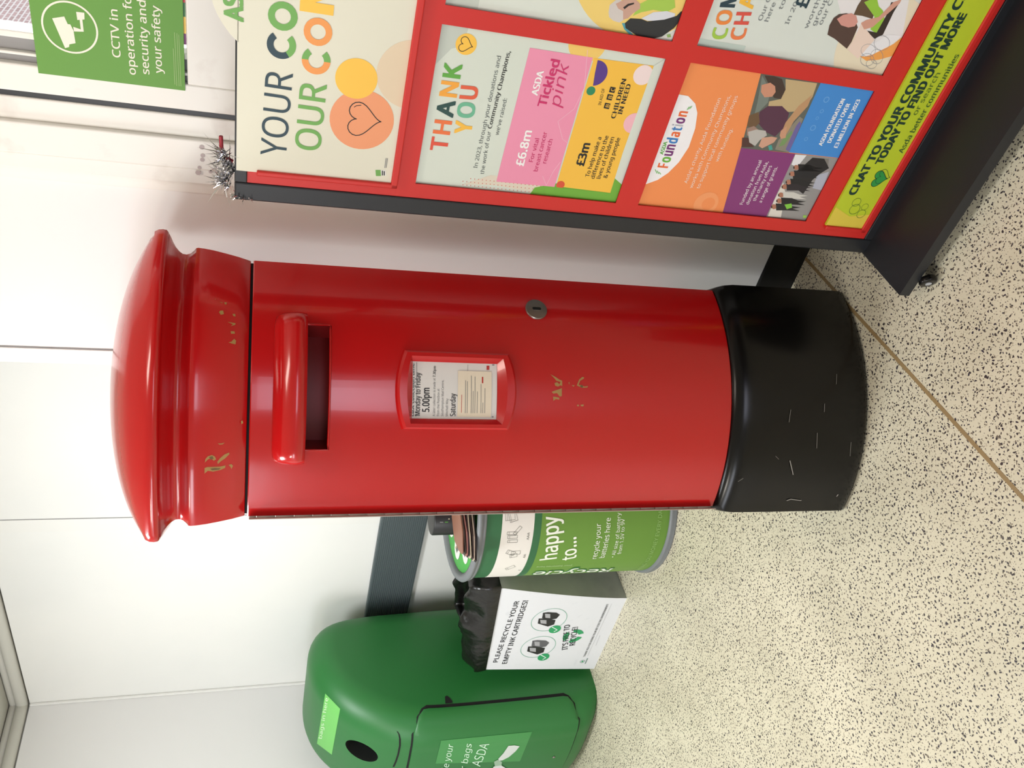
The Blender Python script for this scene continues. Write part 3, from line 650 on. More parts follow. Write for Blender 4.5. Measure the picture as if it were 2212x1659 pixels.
# --- foundation poster
mb, A = newposter(c1-.001, c2+.001, r4-.001, r3+.001, P(244, 146, 84))
A.circpx((1525, 440), 26, P(246, 160, 104), 1); A.circpx((1530, 440), 14, P(244, 148, 88), 1.3)
bl = [(415, 330), (500, 345), (560, 410), (578, 490), (560, 620), (505, 780), (420, 910), (330, 1000), (240, 1060), (125, 1102), (60, 1110), (200, 700), (330, 330)]
A.polypx([(1360+x/3.95, 120+y/3.95) for x, y in bl], P(246, 244, 246), 1.6)
A.textpx('ASDA', (1432, 334), (1442, 306), 8, P(96, 180, 70), 3, .04)
letters(A, 'Foundation', (1441.5, 363), (1486, 241), 22, [P(238, 112, 60), P(108, 180, 62), P(120, 50, 120), P(120, 50, 120), P(60, 130, 200), P(238, 112, 60), P(60, 130, 200), P(40, 60, 120), P(120, 50, 120), P(238, 112, 60)], 3, .025, .08)
for y0 in (0, 1, 2): A.linepx([(1419+y0*4, 374+y0), (1415+y0*4.5, 366+y0*3)], .0014, P(96, 180, 70), 3); A.linepx([(1484+y0*3.4, 237-y0*1.5), (1488+y0*3.2, 231-y0)], .0014, P(96, 180, 70), 3)
wt2 = P(252, 232, 214)
for st, p0, p1 in (("Asda's charity, Asda Foundation", (1484, 396), (1557.5, 212.4)), ('works with Community Champions,', (1495.4, 406), (1579, 206)), ('to support local community groups', (1510.6, 407), (1594, 207)), ('with funding.', (1551, 349), (1583, 278))): A.textpx(st, p0, p1, 7.2, wt2, 3, .004)
pur = P(134, 56, 118)
A.polypx([(1561, 459), (1600.5, 319.5), (1717.7, 332), (1655, 468)], pur, 2)
for st, p0, p1 in (('Funded by an annual', (1604, 441.5), (1646, 346.6)), ('donation from Asda,', (1617, 441.5), (1660, 349)), ('the charity offers', (1632, 434), (1667.6, 358)), ('a range of grants.', (1644.8, 437.7), (1680, 360.5))): A.textpx(st, p0, p1, 7, wt, 3)
A.polypx([(1772.7, 178), (1889.5, 197), (1815, 341.5), (1704, 329)], P(66, 140, 214), 2)
for x, y, r in ((1741, 300, 6), (1756, 276, 9), (1765, 255, 5), (1775, 240, 6), (1785, 215, 9)): A.arc(spx(x, y, D1), r*.00050, r*.00068, 0, 2*pi, P(110, 168, 226), 3, 12)
for st, p0, p1 in (('ASDA FOUNDATION', (1775, 315), (1826, 213.7)), ('DONATED OVER', (1794, 308.6), (1837, 223.8)), ('£3 MILLION IN 2023', (1808, 320), (1858.7, 215))): A.textpx(st, p0, p1, 8.4, wt, 3, .035)
# photograph: two people doing craft at a table
def zz5(pts, m_, L): A.polypx([(1360+x/3.95, 120+y/3.95) for x, y in pts], m_, L)
zz5([(1120, 155), (950, 788), (1360, 828), (1630, 232)], P(96, 100, 92), 2)
zz5([(1130, 170), (1090, 400), (1060, 520), (1180, 400), (1200, 300)], P(120, 130, 122), 2.4)
zz5([(1150, 170), (1230, 175), (1300, 200), (1330, 290), (1290, 370), (1230, 360), (1190, 250)], P(66, 50, 42), 3)
zz5([(1125, 250), (1200, 230), (1240, 260), (1245, 310), (1215, 350), (1150, 355), (1120, 310)], P(206, 146, 118), 3.4)
zz5([(1290, 370), (1330, 290), (1330, 200), (1600, 235), (1560, 350), (1480, 470), (1360, 480), (1180, 440), (1190, 390)], P(196, 172, 128), 2.8)
zz5([(1330, 570), (1440, 430), (1560, 330), (1520, 430), (1400, 560), (1330, 680), (1280, 690)], P(190, 148, 108), 3.2)
zz5([(1110, 480), (1180, 430), (1300, 430), (1360, 490), (1330, 600), (1240, 690), (1160, 650), (1090, 570)], P(86, 48, 70), 3)
zz5([(1020, 510), (1100, 480), (1110, 570), (1060, 620), (1000, 600)], P(110, 84, 58), 3.1)
zz5([(1000, 620), (1060, 600), (1110, 640), (1100, 690), (1050, 700), (1000, 680)], P(160, 130, 116), 3.2)
zz5([(1010, 650), (1080, 630), (1160, 640), (1170, 680), (1110, 720), (1070, 770), (1020, 740)], P(188, 184, 178), 3.5)
zz5([(960, 700), (1010, 700), (1060, 780), (955, 780)], P(80, 52, 46), 3.3)
zz5([(1130, 700), (1210, 690), (1260, 700), (1230, 740), (1130, 790), (1100, 770)], P(208, 160, 136), 3.6)
zz5([(1290, 640), (1340, 600), (1330, 700), (1290, 710), (1280, 680)], P(204, 152, 122), 3.7)
zz5([(1240, 800), (1270, 720), (1450, 520), (1480, 540), (1360, 825)], P(140, 134, 120), 2.9)
zz5([(1330, 800), (1420, 600), (1450, 560), (1465, 580), (1360, 820)], P(110, 100, 160), 3.0); zz5([(1270, 780), (1300, 720), (1380, 640), (1390, 660), (1320, 760)], P(120, 150, 96), 3.0); zz5([(1180, 770), (1210, 760), (1220, 800), (1190, 808)], P(70, 160, 150), 3.6)
# photograph: group of people
zz5([(1413, 838), (1165, 1375), (1515, 1415), (1785, 878)], P(150, 148, 146), 2)
zz5([(1413, 845), (1380, 930), (1430, 950), (1510, 850)], P(232, 232, 234), 2.4); zz5([(1310, 1080), (1230, 1240), (1180, 1370), (1290, 1380), (1330, 1180)], P(226, 220, 210), 2.4); zz5([(1560, 870), (1700, 880), (1690, 960), (1560, 960)], P(126, 122, 116), 2.3)
zz5([(1600, 1020), (1700, 990), (1640, 1150), (1560, 1130)], P(178, 182, 196), 2.5)
zz5([(1470, 950), (1560, 870), (1660, 880), (1700, 960), (1620, 1010), (1560, 1060), (1480, 1180), (1400, 1120), (1390, 1010)], P(34, 32, 34), 3)
for i, (x, y, c) in enumerate(((1430, 955, (26, 26, 28)), (1395, 1010, (30, 30, 34)), (1365, 1080, (28, 28, 30)), (1330, 1120, (40, 34, 40)), (1300, 1190, (210, 208, 200)), (1285, 1240, (32, 30, 32)), (1240, 1290, (40, 38, 40)))):
    m_ = P(*c); zz5([(x+5, y-30), (x+100, y-25), (x+150, y-5), (x+220, y+5), (x+150, y+15), (x+210, y+35), (x+95, y+30), (x+10, y+30)], m_, 3+.1*i); zz5([(x-28, y-16), (x-12, y-24), (x+8, y-18), (x+10, y+14), (x-12, y+20), (x-28, y+12)], P(176, 120, 96), 3.9); zz5([(x-30, y-14), (x-36, y), (x-30, y+14), (x-22, y)], P(60, 42, 34), 4.0)
zz5([(1320, 1270), (1380, 1260), (1385, 1295), (1340, 1310)], P(130, 200, 70), 4.2); zz5([(1480, 1360), (1510, 1362), (1505, 1385), (1478, 1383)], P(150, 200, 90), 4.2)
single('foundation_poster', mb, 'orange poster with purple and blue panels in the lower left window of the stand', 'poster', base=sp((c1+c2)/2, r4, D1))
# --- upper right poster
mb, A = newposter(c3-.001, c4+.001, r2-.001, r1+.001, P(222, 228, 218))
A.rect(c3, 1.06, .43, r1, P(202, 210, 200), 1); A.circ((.515, .79), .135, P(244, 212, 120), 1.5, 60)
A.text('THANK YOU', (.425, 1.02), (.655, 1.02), .030, P(110, 186, 160), 3, .03); A.text('We are proud to support', (.435, .985), (.640, .985), .008, tk, 3); A.text('our local community', (.445, .965), (.630, .965), .008, tk, 3)
def zz9(pts, m_, L): A.polypx([(900+x/3.814, y/3.814) for x, y in pts], m_, L)
A.polypx([(1342, 60), (1385, 80), (1425, 92), (1455, 100), (1470, 60), (1445, 76), (1400, 84)], P(234, 234, 228), 2)
zz9([(1580, 100), (1590, 40), (1640, 0), (1680, -20), (1700, 60), (1710, 160), (1670, 185), (1620, 170), (1585, 140)], P(214, 206, 200), 3)
zz9([(1640, 30), (1700, 0), (1790, -20), (1840, 30), (1840, 70), (1780, 110), (1740, 150), (1700, 160), (1700, 90), (1660, 70)], P(206, 164, 146), 3.4)
zz9([(1700, 60), (1740, 30), (1790, 20), (1790, 32), (1745, 48), (1712, 75)], P(40, 32, 32), 3.8)
zz9([(1840, 30), (1900, 0), (2120, -40), (2130, 60), (2060, 100), (1950, 80), (1850, 100), (1780, 130)], P(170, 206, 84), 3.1)
zz9([(1850, 150), (1950, 100), (2060, 90), (2130, 110), (2120, 150), (2000, 170), (1900, 170)], P(222, 224, 232), 3.2)
zz9([(1715, 190), (1760, 150), (1850, 155), (1900, 175), (2040, 160), (2140, 130), (2180, 90), (2200, 130), (2120, 230), (2020, 300), (1940, 318), (1860, 300), (1810, 290), (1720, 230)], P(40, 42, 44), 3.6)
zz9([(1690, 190), (1720, 190), (1740, 240), (1790, 290), (1760, 290), (1710, 240)], P(80, 160, 176), 3.3); zz9([(2060, 285), (2090, 280), (2095, 305), (2065, 308)], P(150, 190, 110), 3.7)
single('volunteer_poster', mb, 'pale and yellow poster showing a white-haired person, upper right window of the stand', 'poster', base=sp((c3+c4)/2, r2, D1))
# --- lower right poster
mb, A = newposter(c3-.001, c4+.001, r4-.001, r3+.001, P(220, 226, 218))
A.rect(c3, .56, .40, r3, P(196, 212, 204), 1); A.circ((.44, .29), .09, P(236, 224, 196), 1.2, 50)
lime = P(166, 204, 76); or2 = P(238, 128, 74)
letters(A, 'COMMUNITY', (1566, 85), (1655, -230), 30, [lime, P(240, 140, 64), navy, gr, P(226, 84, 60), orng, navy, gr, or2], 3, .03)
letters(A, 'CHAMPIONS', (1606, 86), (1695, -229), 30, [or2, P(222, 84, 70), P(248, 190, 66), gr, navy, or2, lime, orng, gr], 3, .03)
t3 = P(124, 130, 132)
for st, p0, ln_ in (('Our Community Champions are', (1645, 45), .235), ('here to support and give back', (1659, 47), .235), ('to local groups', (1689, 21), .13), ('In 2023 we donated', (1703, 53), .16), ('worth of time to local', (1744, 62), .19), ('groups, schools and', (1761, 56), .17), ('our Community', (1775, 54), .13)):
    q = spx(*p0, D1); A.text(st, q, (min(q[0]+ln_, c4-.012), q[1]), .0082, t3, 3, .004)
q = spx(1741, 18, D1); A.text('£', q, (q[0]+.016, q[1]), .024, navy, 3, .03)
def zz8(pts, m_, L): A.polypx([(1500+x/4.424, y/4.424) for x, y in pts], m_, L)
zz8([(1360, -20), (1700, -40), (2050, 0), (1990, 330), (1900, 420), (1600, 540), (1500, 500), (1560, 250), (1400, 130)], P(236, 232, 232), 1.6)
zz8([(1270, 330), (1290, 240), (1330, 170), (1380, 135), (1450, 125), (1520, 140), (1540, 200), (1560, 260), (1500, 400), (1455, 465), (1340, 370)], P(84, 62, 54), 3)
zz8([(1360, 180), (1420, 140), (1500, 125), (1545, 150), (1560, 210), (1530, 250), (1470, 262), (1400, 240)], P(216, 154, 142), 3.3)
zz8([(1520, 140), (1560, 50), (1600, -10), (1730, -20), (1740, 60), (1700, 180), (1600, 150)], P(98, 76, 56), 3.1); zz8([(1620, 20), (1740, -30), (1760, 60), (1800, 100), (1820, 200), (1790, 300), (1740, 320), (1680, 280), (1720, 160)], P(152, 200, 66), 3.2)
zz8([(1590, 220), (1640, 190), (1760, 160), (1900, 20), (1980, -10), (1960, 30), (1800, 170), (1700, 260), (1620, 280)], P(214, 158, 138), 3.6); zz8([(1640, 290), (1720, 370), (1800, 330), (1900, 120), (1960, 20), (1880, 20), (1830, 150), (1740, 310)], P(52, 40, 34), 3.3)
zz8([(1460, 470), (1520, 380), (1580, 250), (1600, 200), (1640, 280), (1720, 380), (1640, 470), (1560, 560)], P(240, 216, 200), 3.5)
zz8([(1500, 480), (1600, 540), (1720, 500), (1900, 420), (1990, 350), (1940, 520), (1760, 570), (1640, 580)], P(244, 166, 84), 3.1); zz8([(1590, 500), (1650, 430), (1740, 400), (1850, 330), (1990, 340), (1880, 430), (1700, 520), (1620, 540)], P(240, 238, 240), 3.2)
for cx_, cy_, rx, ry in ((1790, 410, 75, 70), (1660, 480, 70, 60), (1650, 570, 65, 60), (1740, 540, 60, 70), (1690, 610, 50, 45)):
    zq = [(cx_+rx*cos(a_), cy_+ry*sin(a_)) for a_ in [2*pi*k/18 for k in range(18)]]; A.line([spx(1500+x/4.424, y/4.424, D1) for x, y in zq], .0007, P(150, 150, 156), 3.9, True)
single('champions_poster', mb, 'white poster showing a dark-haired person, lower right window of the red stand', 'poster', base=sp((c3+c4)/2, r4, D1))
# --- lime strip
mb = MB(); lg = P(190, 206, 44); d0 = .006
sbox(mb, .0585, SW-.064, .1115, .2065, .001, d0, lg)
A = Art(mb, poster_map(d0), lambda x, y: spx(x, y, d0), clip=((.0587, .1117), (SW-.0642, .206)))
A.poly([(.0587, .206), (.0587, .1117), (.095, .1117), (.086, .16), (.105, .206)], P(222, 200, 72), 1)
dk = P(20, 56, 44); q0 = spx(1845, 421.5, d0); q1 = spx(1967, 201, d0); q2 = spx(1907, 356, d0); q3 = spx(2090, 30, d0); k1 = (q1[0]-q0[0])
A.text('CHAT TO YOUR COMMUNITY CHAMPION', (q0[0], .176), (SW-.075, .176), .0175, dk, 3, .045); A.text('TODAY TO FIND OUT MORE', (q2[0], .1535), (min(q3[0], SW-.09), .1535), .0165, dk, 3, .045)
q4 = spx(1990, 250.6, d0); A.text('or search', (q4[0], .138), (spx(2036, 159, d0)[0], .138), .011, P(90, 120, 40), 3, .01); q5 = spx(1954, 332, d0); A.text('Asda better communities', (q5[0], .1195), (SW-.30, .1195), .0115, P(70, 104, 40), 3, .02)
A.heart(spx(1899, 386, d0), .020, .0012, dk, 3, fill=P(48, 150, 70), rot=.1); A.heart((spx(1903, 384, d0)[0]+.003, spx(1903, 384, d0)[1]-.003), .018, .0008, dk, 3.2)
for cx_, cy_, r in ((1850, 437, 9), (1846, 452, 11), (1860, 462, 9), (1868, 447, 7)): 
    c = spx(cx_, cy_, d0); q = spx(cx_-r, cy_, d0); A.arc(c, abs(q[1]-c[1])*.93, abs(q[1]-c[1])*1.03, 0, 2*pi, P(110, 140, 50), 3, 18)
single('lime_strip', mb, 'long lime green strip poster with bold lettering along the bottom of the red stand', 'poster', base=sp(.373, .1115, 0))
# --- tinsel on the corner of the stand
mb = MB(); rnd = random.Random(3); c0_ = sp(spx(492, 352)[0], 1.447, -.004)
for k in range(900):
    u = rnd.random(); cen = sp(.012+.070*u, 1.447+.010*sin(u*9), -.008)
    if rnd.random() < .12: cen = sp(.001+rnd.uniform(-.002, .002), 1.405+rnd.random()*.035, 0)
    d = Vector((rnd.gauss(0, 1), rnd.gauss(0, 1), rnd.gauss(0, 1))).normalized(); d.z = abs(d.z)*.9 if rnd.random() < .8 and d.z < 0 else d.z
    l = rnd.uniform(.010, .028) if rnd.random() < .92 else rnd.uniform(.032, .055)
    if u < .1 or cen.z < 1.44: l *= .45
    a_ = d.orthogonal().normalized()*rnd.uniform(.0004, .0011); b_ = d.cross(a_).normalized()*rnd.uniform(-.004, .004)
    cen.z = max(cen.z, 1.402); e = cen+d*l
    if (cen+d*l).z < 1.440 and (e-SO).dot(SN) < .004: continue
    mid = cen+d*l*.55+b_; mb.add([cen-a_, cen+a_, mid+a_, mid-a_, e], [[0, 1, 2, 3], [3, 2, 4]], TINSEL)
o = single('tinsel', mb, 'tuft of silver tinsel on the top left corner of the red stand', 'tinsel', base=sp(.04, 1.4375, -.01)); o['kind'] = 'stuff'
mb = MB(); ra = at_y(479, 300, 1.46); rb = at_y(481, 322, 1.46)
mb.tube([sp(.062, 1.441, -.012), sp(.068, 1.452, -.012), sp(.080, 1.4595, -.012), sp(.108, 1.4605, -.013)], [.0035]*4, P(150, 24, 40), 8)
single('red_ribbon', mb, 'short dark red ribbon beside the silver tinsel on top of the stand', 'ribbon')

# ================================================================ CCTV SIGN IN THE WINDOW
mb = MB(); GX0, GX1, GZ0, GZ1 = -.6705, -.478, 1.538, 1.7905; yy = YR-.0215; sg = P(98, 154, 56)
pxs = lambda x, y: (lambda q: (q.x, q.z))(at_y(x, y, yy)); mb.box((pxs(400, 196)[0], yy, pxs(400, 196)[1]), (GX1, yy+.001, pxs(83, 157)[1]), sg)
A = Art(mb, lambda x, y, d: Vector((x, yy-d, y)), pxs); sw = P(240, 238, 220)
def zz1(pts, m_, L): A.polypx([(x/3.95, y/3.95) for x, y in pts], m_, L)
cc = pxs(597/3.95, 235/3.95); q = pxs(345/3.95, 205/3.95); r = math.hypot(q[0]-cc[0], q[1]-cc[1])*.97; A.arc(cc, r-.0032, r, 0, 2*pi, sw, 2, 48)
zz1([(445, 155), (548, 140), (578, 205), (600, 207), (628, 262), (645, 368), (592, 378), (590, 400), (556, 410)], sw, 2)
zz1([(625, 228), (632, 268), (715, 270), (703, 165), (680, 168), (690, 250)], sw, 2.2); zz1([(650, 100), (720, 108), (722, 165), (660, 170)], sw, 2.4)
A.textpx('CCTV in', (260.7, 125), (253.5, 21), 17, sw, 2, .012)
for st, x, ya, s1 in (('operation for', 293.6, 162, -.492), ('security and', 322.8, 161, -.506), ('your safety', 350.5, 159, -.512)):
    q = pxs(x, ya); A.text(st, q, (s1, q[1]), .0135, sw, 2, .012)
for k, (x, ya, yb) in enumerate(((378, 182, 105), (382, 185, 70), (387, 186, 72), (391, 186, 75))): A.linepx([(x, ya), (x-1.5-(ya-yb)*.03, yb)], .0008, P(170, 196, 130), 2)
single('cctv_sign', mb, 'green square sign with a white camera picture stuck in the window', 'sign')
mb = MB(); A = Art(mb, lambda x, y, d: Vector((x, YR-.0195-d, y)), lambda x, y: (lambda q: (q.x, q.z))(at_y(x, y, YR-.013)))
zq = GZ0-.008
for x0, x1, c in ((-.575, -.555, (120, 60, 110)), (-.555, -.525, (240, 200, 90)), (-.525, -.50, (60, 120, 70)), (-.50, -.47, (196, 60, 60)), (-.47, -.42, (230, 120, 70))): A.rect(x0, zq+.001, x1, zq+.06, P(*c), 1)
single('window_sticker', mb, 'striped red, yellow and purple sticker showing just below the green camera sign', 'sticker')

# ================================================================ BATTERY DRUM
BC = Vector((-2.099, 1.949, 0)); BR = .270
drum = thing('battery_bin', BC, 'round green and white drum for used batteries, left of the pillar box', 'bin')
mb = MB(); GRIM = mat('drum_rim_grey', (120, 124, 126), .45); lidg = P(84, 178, 82); dgreen = P(42, 100, 60); lime2 = P(100, 142, 52)
def band(z0, z1, m_, r=BR): mb.lathe((BC.x, BC.y), ((r, z0), (r, z1)), m_, 72, cap=False)
band(.018, .487, lime2); band(.487, .512, dgreen, BR+.0004); band(.512, .621, P(226, 222, 214)); band(.621, .683, dgreen); mb.lathe((BC.x, BC.y), ((.2, .0), (BR, .002), (BR, .018)), GRIM, 72)
ang0 = math.atan2(-BC.y, -BC.x)
def dm(x, y, d): a_ = x/BR; return Vector((BC.x+(BR+.0006+d)*sin(a_), BC.y-(BR+.0006+d)*cos(a_), y))
def dpx(x, y):
    d = ray(x, y); a_ = d.x**2+d.y**2; bq = -2*(BC.x*d.x+BC.y*d.y); c = BC.x**2+BC.y**2-BR*BR; disc = bq*bq-4*a_*c; tt = (-bq-sqrt(max(disc, 0)))/(2*a_); q = EYE+d*tt-BC; return (math.atan2(q.x, -q.y)*BR, q.z)
A = Art(mb, dm, dpx, sub=.01); hw_ = P(236, 240, 226)
A.textpx('happy', (1202, 1206), (1205, 1112), 33, hw_, 2, .012); A.textpx('to...', (1244, 1206), (1244, 1159), 30, hw_, 2, .012)
A.textpx('recycle your', (1288, 1206), (1298, 1130), 10.5, hw_, 2, .004); A.textpx('batteries here', (1305, 1204), (1319, 1118), 10.5, hw_, 2, .004); A.textpx('• All size of battery', (1327, 1203), (1340, 1107), 7.5, hw_, 2); A.textpx('from 1.5V to 9V', (1341, 1196), (1349, 1120), 7.5, hw_, 2)
z_ = .055; A.text('SAVING YOU MONEY EVERY DAY', (dpx(1386, 1230)[0], z_), (dpx(1422, 1094)[0], z_), .014, P(150, 190, 110), 2)
p_ = dpx(1330, 1232)[0]+.022; A.text('Recycle', (p_+.012, .17), (p_+.012, .46), .050, hw_, 2, .014); A.text('Recycle', (p_+.018, .166), (p_+.018, .464), .062, P(44, 112, 48), 1, .04)
A.text('your batteries here', (dpx(1200, 1221)[0], .34), (dpx(1200, 1221)[0], .468), .010, P(180, 208, 150), 2)
ln2 = P(96, 98, 92)
def brect(cx_, cz, w_, h_, rot=0):
    c = [(-w_, -h_), (w_, -h_), (w_, h_), (-w_, h_)]; A.line([(cx_+x*cos(rot)-y*sin(rot), cz+x*sin(rot)+y*cos(rot)) for x, y in c], .0010, ln2, 2, True)
    A.line([(cx_-w_*cos(rot)-h_*.6*-sin(rot)*-1, cz-w_*sin(rot)+h_*.6*cos(rot)), (cx_+w_*cos(rot)-h_*.6*sin(rot), cz+w_*sin(rot)+h_*.6*cos(rot))], .0008, ln2, 2)
for (x, y), w_, h_, r in (((1102, 1112), .018, .016, .1), ((1108, 1115), .018, .013, .3), ((1106, 1152), .0048, .0165, 0), ((1107, 1160), .0048, .0165, 0), ((1107, 1169), .0048, .0165, 0), ((1118, 1146), .0048, .0165, .9), ((1103, 1194), .008, .015, -.4), ((1109, 1200), .008, .012, .2), ((1114, 1194), .008, .015, .1), ((1102, 1226), .007, .016, .7)):
    q = dpx(x, y); brect(q[0], q[1], w_, h_, r)
for st, x, y in (('AAA', 1142, 1166), ('AA', 1134, 1205), ('C', 1124, 1232)): q = dpx(x, y); A.text(st, q, (q[0]+.009*len(st), q[1]), .008, ln2, 2)
part('body', mb, drum, 'printed green and white drum wall')
mb = MB()
mb.lathe((BC.x, BC.y), ((.252, .688), (.256, .700), (.268, .704), (.279, .702), (.283, .695), (.281, .688), (.276, .685), (.279, .680), (.277, .674), (.268, .673)), GRIM, 72, cap=False); part('rim', mb, drum, 'grey plastic top rim'); mb = MB()
mb.lathe((BC.x, BC.y), ((.268, 0), (.279, 0), (.281, .006), (.277, .012), (.280, .018), (.276, .024), (.268, .025)), GRIM, 72, cap=False); part('rim', mb, drum, 'grey plastic bottom rim')
mb = MB(); mb.lathe((BC.x, BC.y), ((.258, .684), (.256, .689), (.10, .690), (.002, .690)), lidg, 60)
A = Art(mb, lambda x, y, d: Vector((BC.x+x, BC.y+y, .6903+d)), lambda x, y: (lambda q: (q.x-BC.x, q.y-BC.y))(at_z(x, y, .690)), step=.0004)
for k in range(10):
    a_ = radians(205)+k*radians(36); c = (.185*cos(a_), .185*sin(a_)); A.circ(c, .040, P(240, 238, 232), 1, 28)
    for e in (-.012, .002, .014): A.rect(c[0]+e-.005, c[1]-.014-e*.4, c[0]+e+.004, c[1]+.012-e*.4, P(36, 34, 34), 2)
    A.rect(c[0]-.017, c[1]+.010, c[0]-.008, c[1]+.016, P(216, 160, 50), 3)
A.circ((0, 0), .120, P(70, 76, 74), 1)
part('lid', mb, drum, 'green lid with white battery pictures')
mb = MB(); KC = at_z(1000, 1116, .70); kr = .060
mb.lathe((KC.x, KC.y), ((kr, .6905), (kr, .807), (kr-.002, .810), (kr-.006, .811), (.002, .811)), mat('spout_black', (20, 20, 20), .45), 40)
spoutA = Art(mb, lambda x, y, d: Vector((KC.x+(kr+.0006+d)*sin(x/kr), KC.y-(kr+.0006+d)*cos(x/kr), y)))
a_ = math.atan2(-KC.x, KC.y)
for (x0, x1, z0, z1, m_) in ((.01, .06, .782, .793, P(150, 158, 156)), (.01, .06, .765, .776, P(90, 180, 70)), (.02, .06, .760, .765, P(236, 232, 200))): spoutA.rect(a_*kr+x0-.028, z0, a_*kr+x1-.028, z1, m_, 1)
part('deposit_spout', mb, drum, 'black spout in the middle of the lid')
# leaflets lying on the lid
tip = at_z(1026, 1212, .712); far = at_z(1015, 1100, .712); dr = (far-tip); dr.z = 0; dr.normalize(); sd = Vector((-dr.y, dr.x, 0))
lc_ = [P(40, 34, 32), P(196, 178, 160), P(56, 44, 40), P(210, 196, 170), P(60, 40, 44), P(176, 120, 112), P(70, 58, 50), P(150, 104, 84)]
labs = ['dark leaflet at the bottom of the fanned pile on the battery drum', 'pale leaflet second from the bottom of the pile on the drum', 'dark brown leaflet third from the bottom of the pile on the drum', 'cream leaflet in the middle of the pile on the drum', 'dark plum leaflet above the cream one in the pile on the drum', 'pink leaflet third from the top of the pile on the drum', 'olive brown leaflet second from the top of the pile on the drum', 'reddish brown leaflet on top of the pile on the drum']
for k in range(8):
    mb = MB(); L_ = .205; rings = []; jit = rnd.uniform(-.012, .012); z0_ = .7055+k*.0058
    t0 = tip+dr*(.004*k)+sd*0
    for i in range(13):
        u = i/12; lift = .0005+.010*max(0, u-.25)*(k/7)+.0042*sin(u*pi*1.4+k)*0; c = t0+dr*(L_*u)+Vector((0, 0, z0_-t0.z+lift+.0012*sin(k*2+u*5)))
        hwid = .012+.060*min(1, u*3.0)**.8; th = .0022+.0018*sin(pi*min(1, u*1.2))
        rings.append([c-sd*hwid*.35, c+sd*hwid*1.2, c+sd*hwid*1.2+Vector((0, 0, th)), c-sd*hwid*.35+Vector((0, 0, th))])
    mb.loft(rings, lc_[k], smooth=False); single('leaflet', mb, labs[k], 'leaflet', group='leaflets piled on the battery drum', weld=True)

# ================================================================ INK CARTRIDGE BOX
YF = 1.773; YBk = 2.10
cb = thing('cartridge_box', (-2.68, 1.93, 0), 'white cardboard recycling box with a black liner, beside the large green bin', 'recycling box')
def fc(u, z):   # front face, u 0..1 left to right
    k = z/.535; xl = -2.960+(-2.886+2.960)*min(1, k*.9); xr = -2.481+(.012 if 0 else 0)+(.105)*(min(1, max(0, k))**1.35); return xl+(xr-xl)*u
mb = MB(); nz_ = 12
front = []
def shell(mb, y0, y1, mtf, mts):
    n_ = 12; g = []
    for j in range(n_+1):
        z = j/n_; zt = .500+.046*0
        zl = z*.512; zr = z*.556; g.append((zl, zr))
    F_ = [[Vector((fc(u, g[j][0]+(g[j][1]-g[j][0])*u), y0, g[j][0]+(g[j][1]-g[j][0])*u)) for u in [i/10 for i in range(11)]] for j in range(n_+1)]
    vs = [p for r in F_ for p in r]; mb.add(vs, [[j*11+i, j*11+i+1, (j+1)*11+i+1, (j+1)*11+i] for j in range(n_) for i in range(10)], mtf, True)
    for side, i in ((1, 10), (0, 0)):
        vs = []; 
        for j in range(n_+1): a_ = F_[j][i]; vs += [a_, Vector((a_.x-(.004 if side else -.004), y1, a_.z))]
        mb.add(vs, [[2*j, 2*j+1, 2*j+3, 2*j+2] for j in range(n_)], mts, True)
    vs = []; bk = [[Vector((p.x, y1, p.z)) for p in r] for r in F_]; vs = [p for r in bk for p in r]; mb.add(vs, [[j*11+i, j*11+i+1, (j+1)*11+i+1, (j+1)*11+i] for j in range(n_) for i in range(10)], mts, True)
    mb.add([F_[0][0]+Vector((0, 0, .002)), F_[0][10]+Vector((0, 0, .002)), Vector((F_[0][10].x, y1, .002)), Vector((F_[0][0].x, y1, .002))], [[0, 1, 2, 3]], mts)
    return F_
FR = shell(mb, YF, YBk, CARD, CARDS)
A = Art(mb, lambda x, y, d: Vector((x, YF-.0004-d, y)), lambda x, y: (lambda q: (q.x, q.z))(at_y(x, y, YF)))
ik = P(30, 32, 36); tg = P(48, 158, 100)
A.textpx('PLEASE RECYCLE YOUR', (1074.5, 1430), (1122, 1298), 9.5, ik, 3, .012); A.textpx('EMPTY INK CARTRIDGES!', (1094.5, 1433), (1141, 1296.5), 10, ik, 3, .012)
for (cx_, cy_), rp in (((1162.5, 1397.4), 36), ((1186, 1339), 37)):
    c = A.px(cx_, cy_); q = A.px(cx_-rp, cy_); r = abs(q[1]-c[1]); A.arc(c, r-.0012, r+.0008, 0, 2*pi, P(110, 176, 150), 2, 48)
def zc(pts, m_, L): A.polypx([(940+x/4.809, 1230+y/4.809) for x, y in pts], m_, L)
kk = P(34, 34, 36); kg = P(96, 96, 100); ks = P(168, 168, 172)
for ox, oy, s_, t1, t2 in ((0, 0, 1, kg, kk), (110, -290, 1, kk, kk)):
    q = lambda pts: [(x+ox, y+oy) for x, y in pts]
    zc(q([(1010, 740), (1060, 733), (1150, 738), (1185, 760), (1150, 800), (1090, 810), (1000, 795)]), t1, 2.4); zc(q([(1030, 748), (1085, 752), (1085, 795), (1035, 790)]), ks, 2.8)
    zc(q([(965, 800), (1030, 798), (1140, 815), (1125, 860), (1060, 882), (955, 850)]), t2, 3); zc(q([(980, 812), (1045, 815), (1045, 855), (985, 848)]), ks, 3.3)
for (x, y), r in (((1174, 1419), 12), ((1198.5, 1359), 12.5)):
    A.circpx((x, y), r, tg, 4); A.linepx([(x-2, y+5), (x+5, y+1), (x-6, y-5)], .0035, P(236, 246, 240), 5)
c = A.px(1238, 1373.5)
for k in range(3): A.arc(c, .022, .043, radians(90+k*120-42), radians(90+k*120+42), tg, 3, 10)
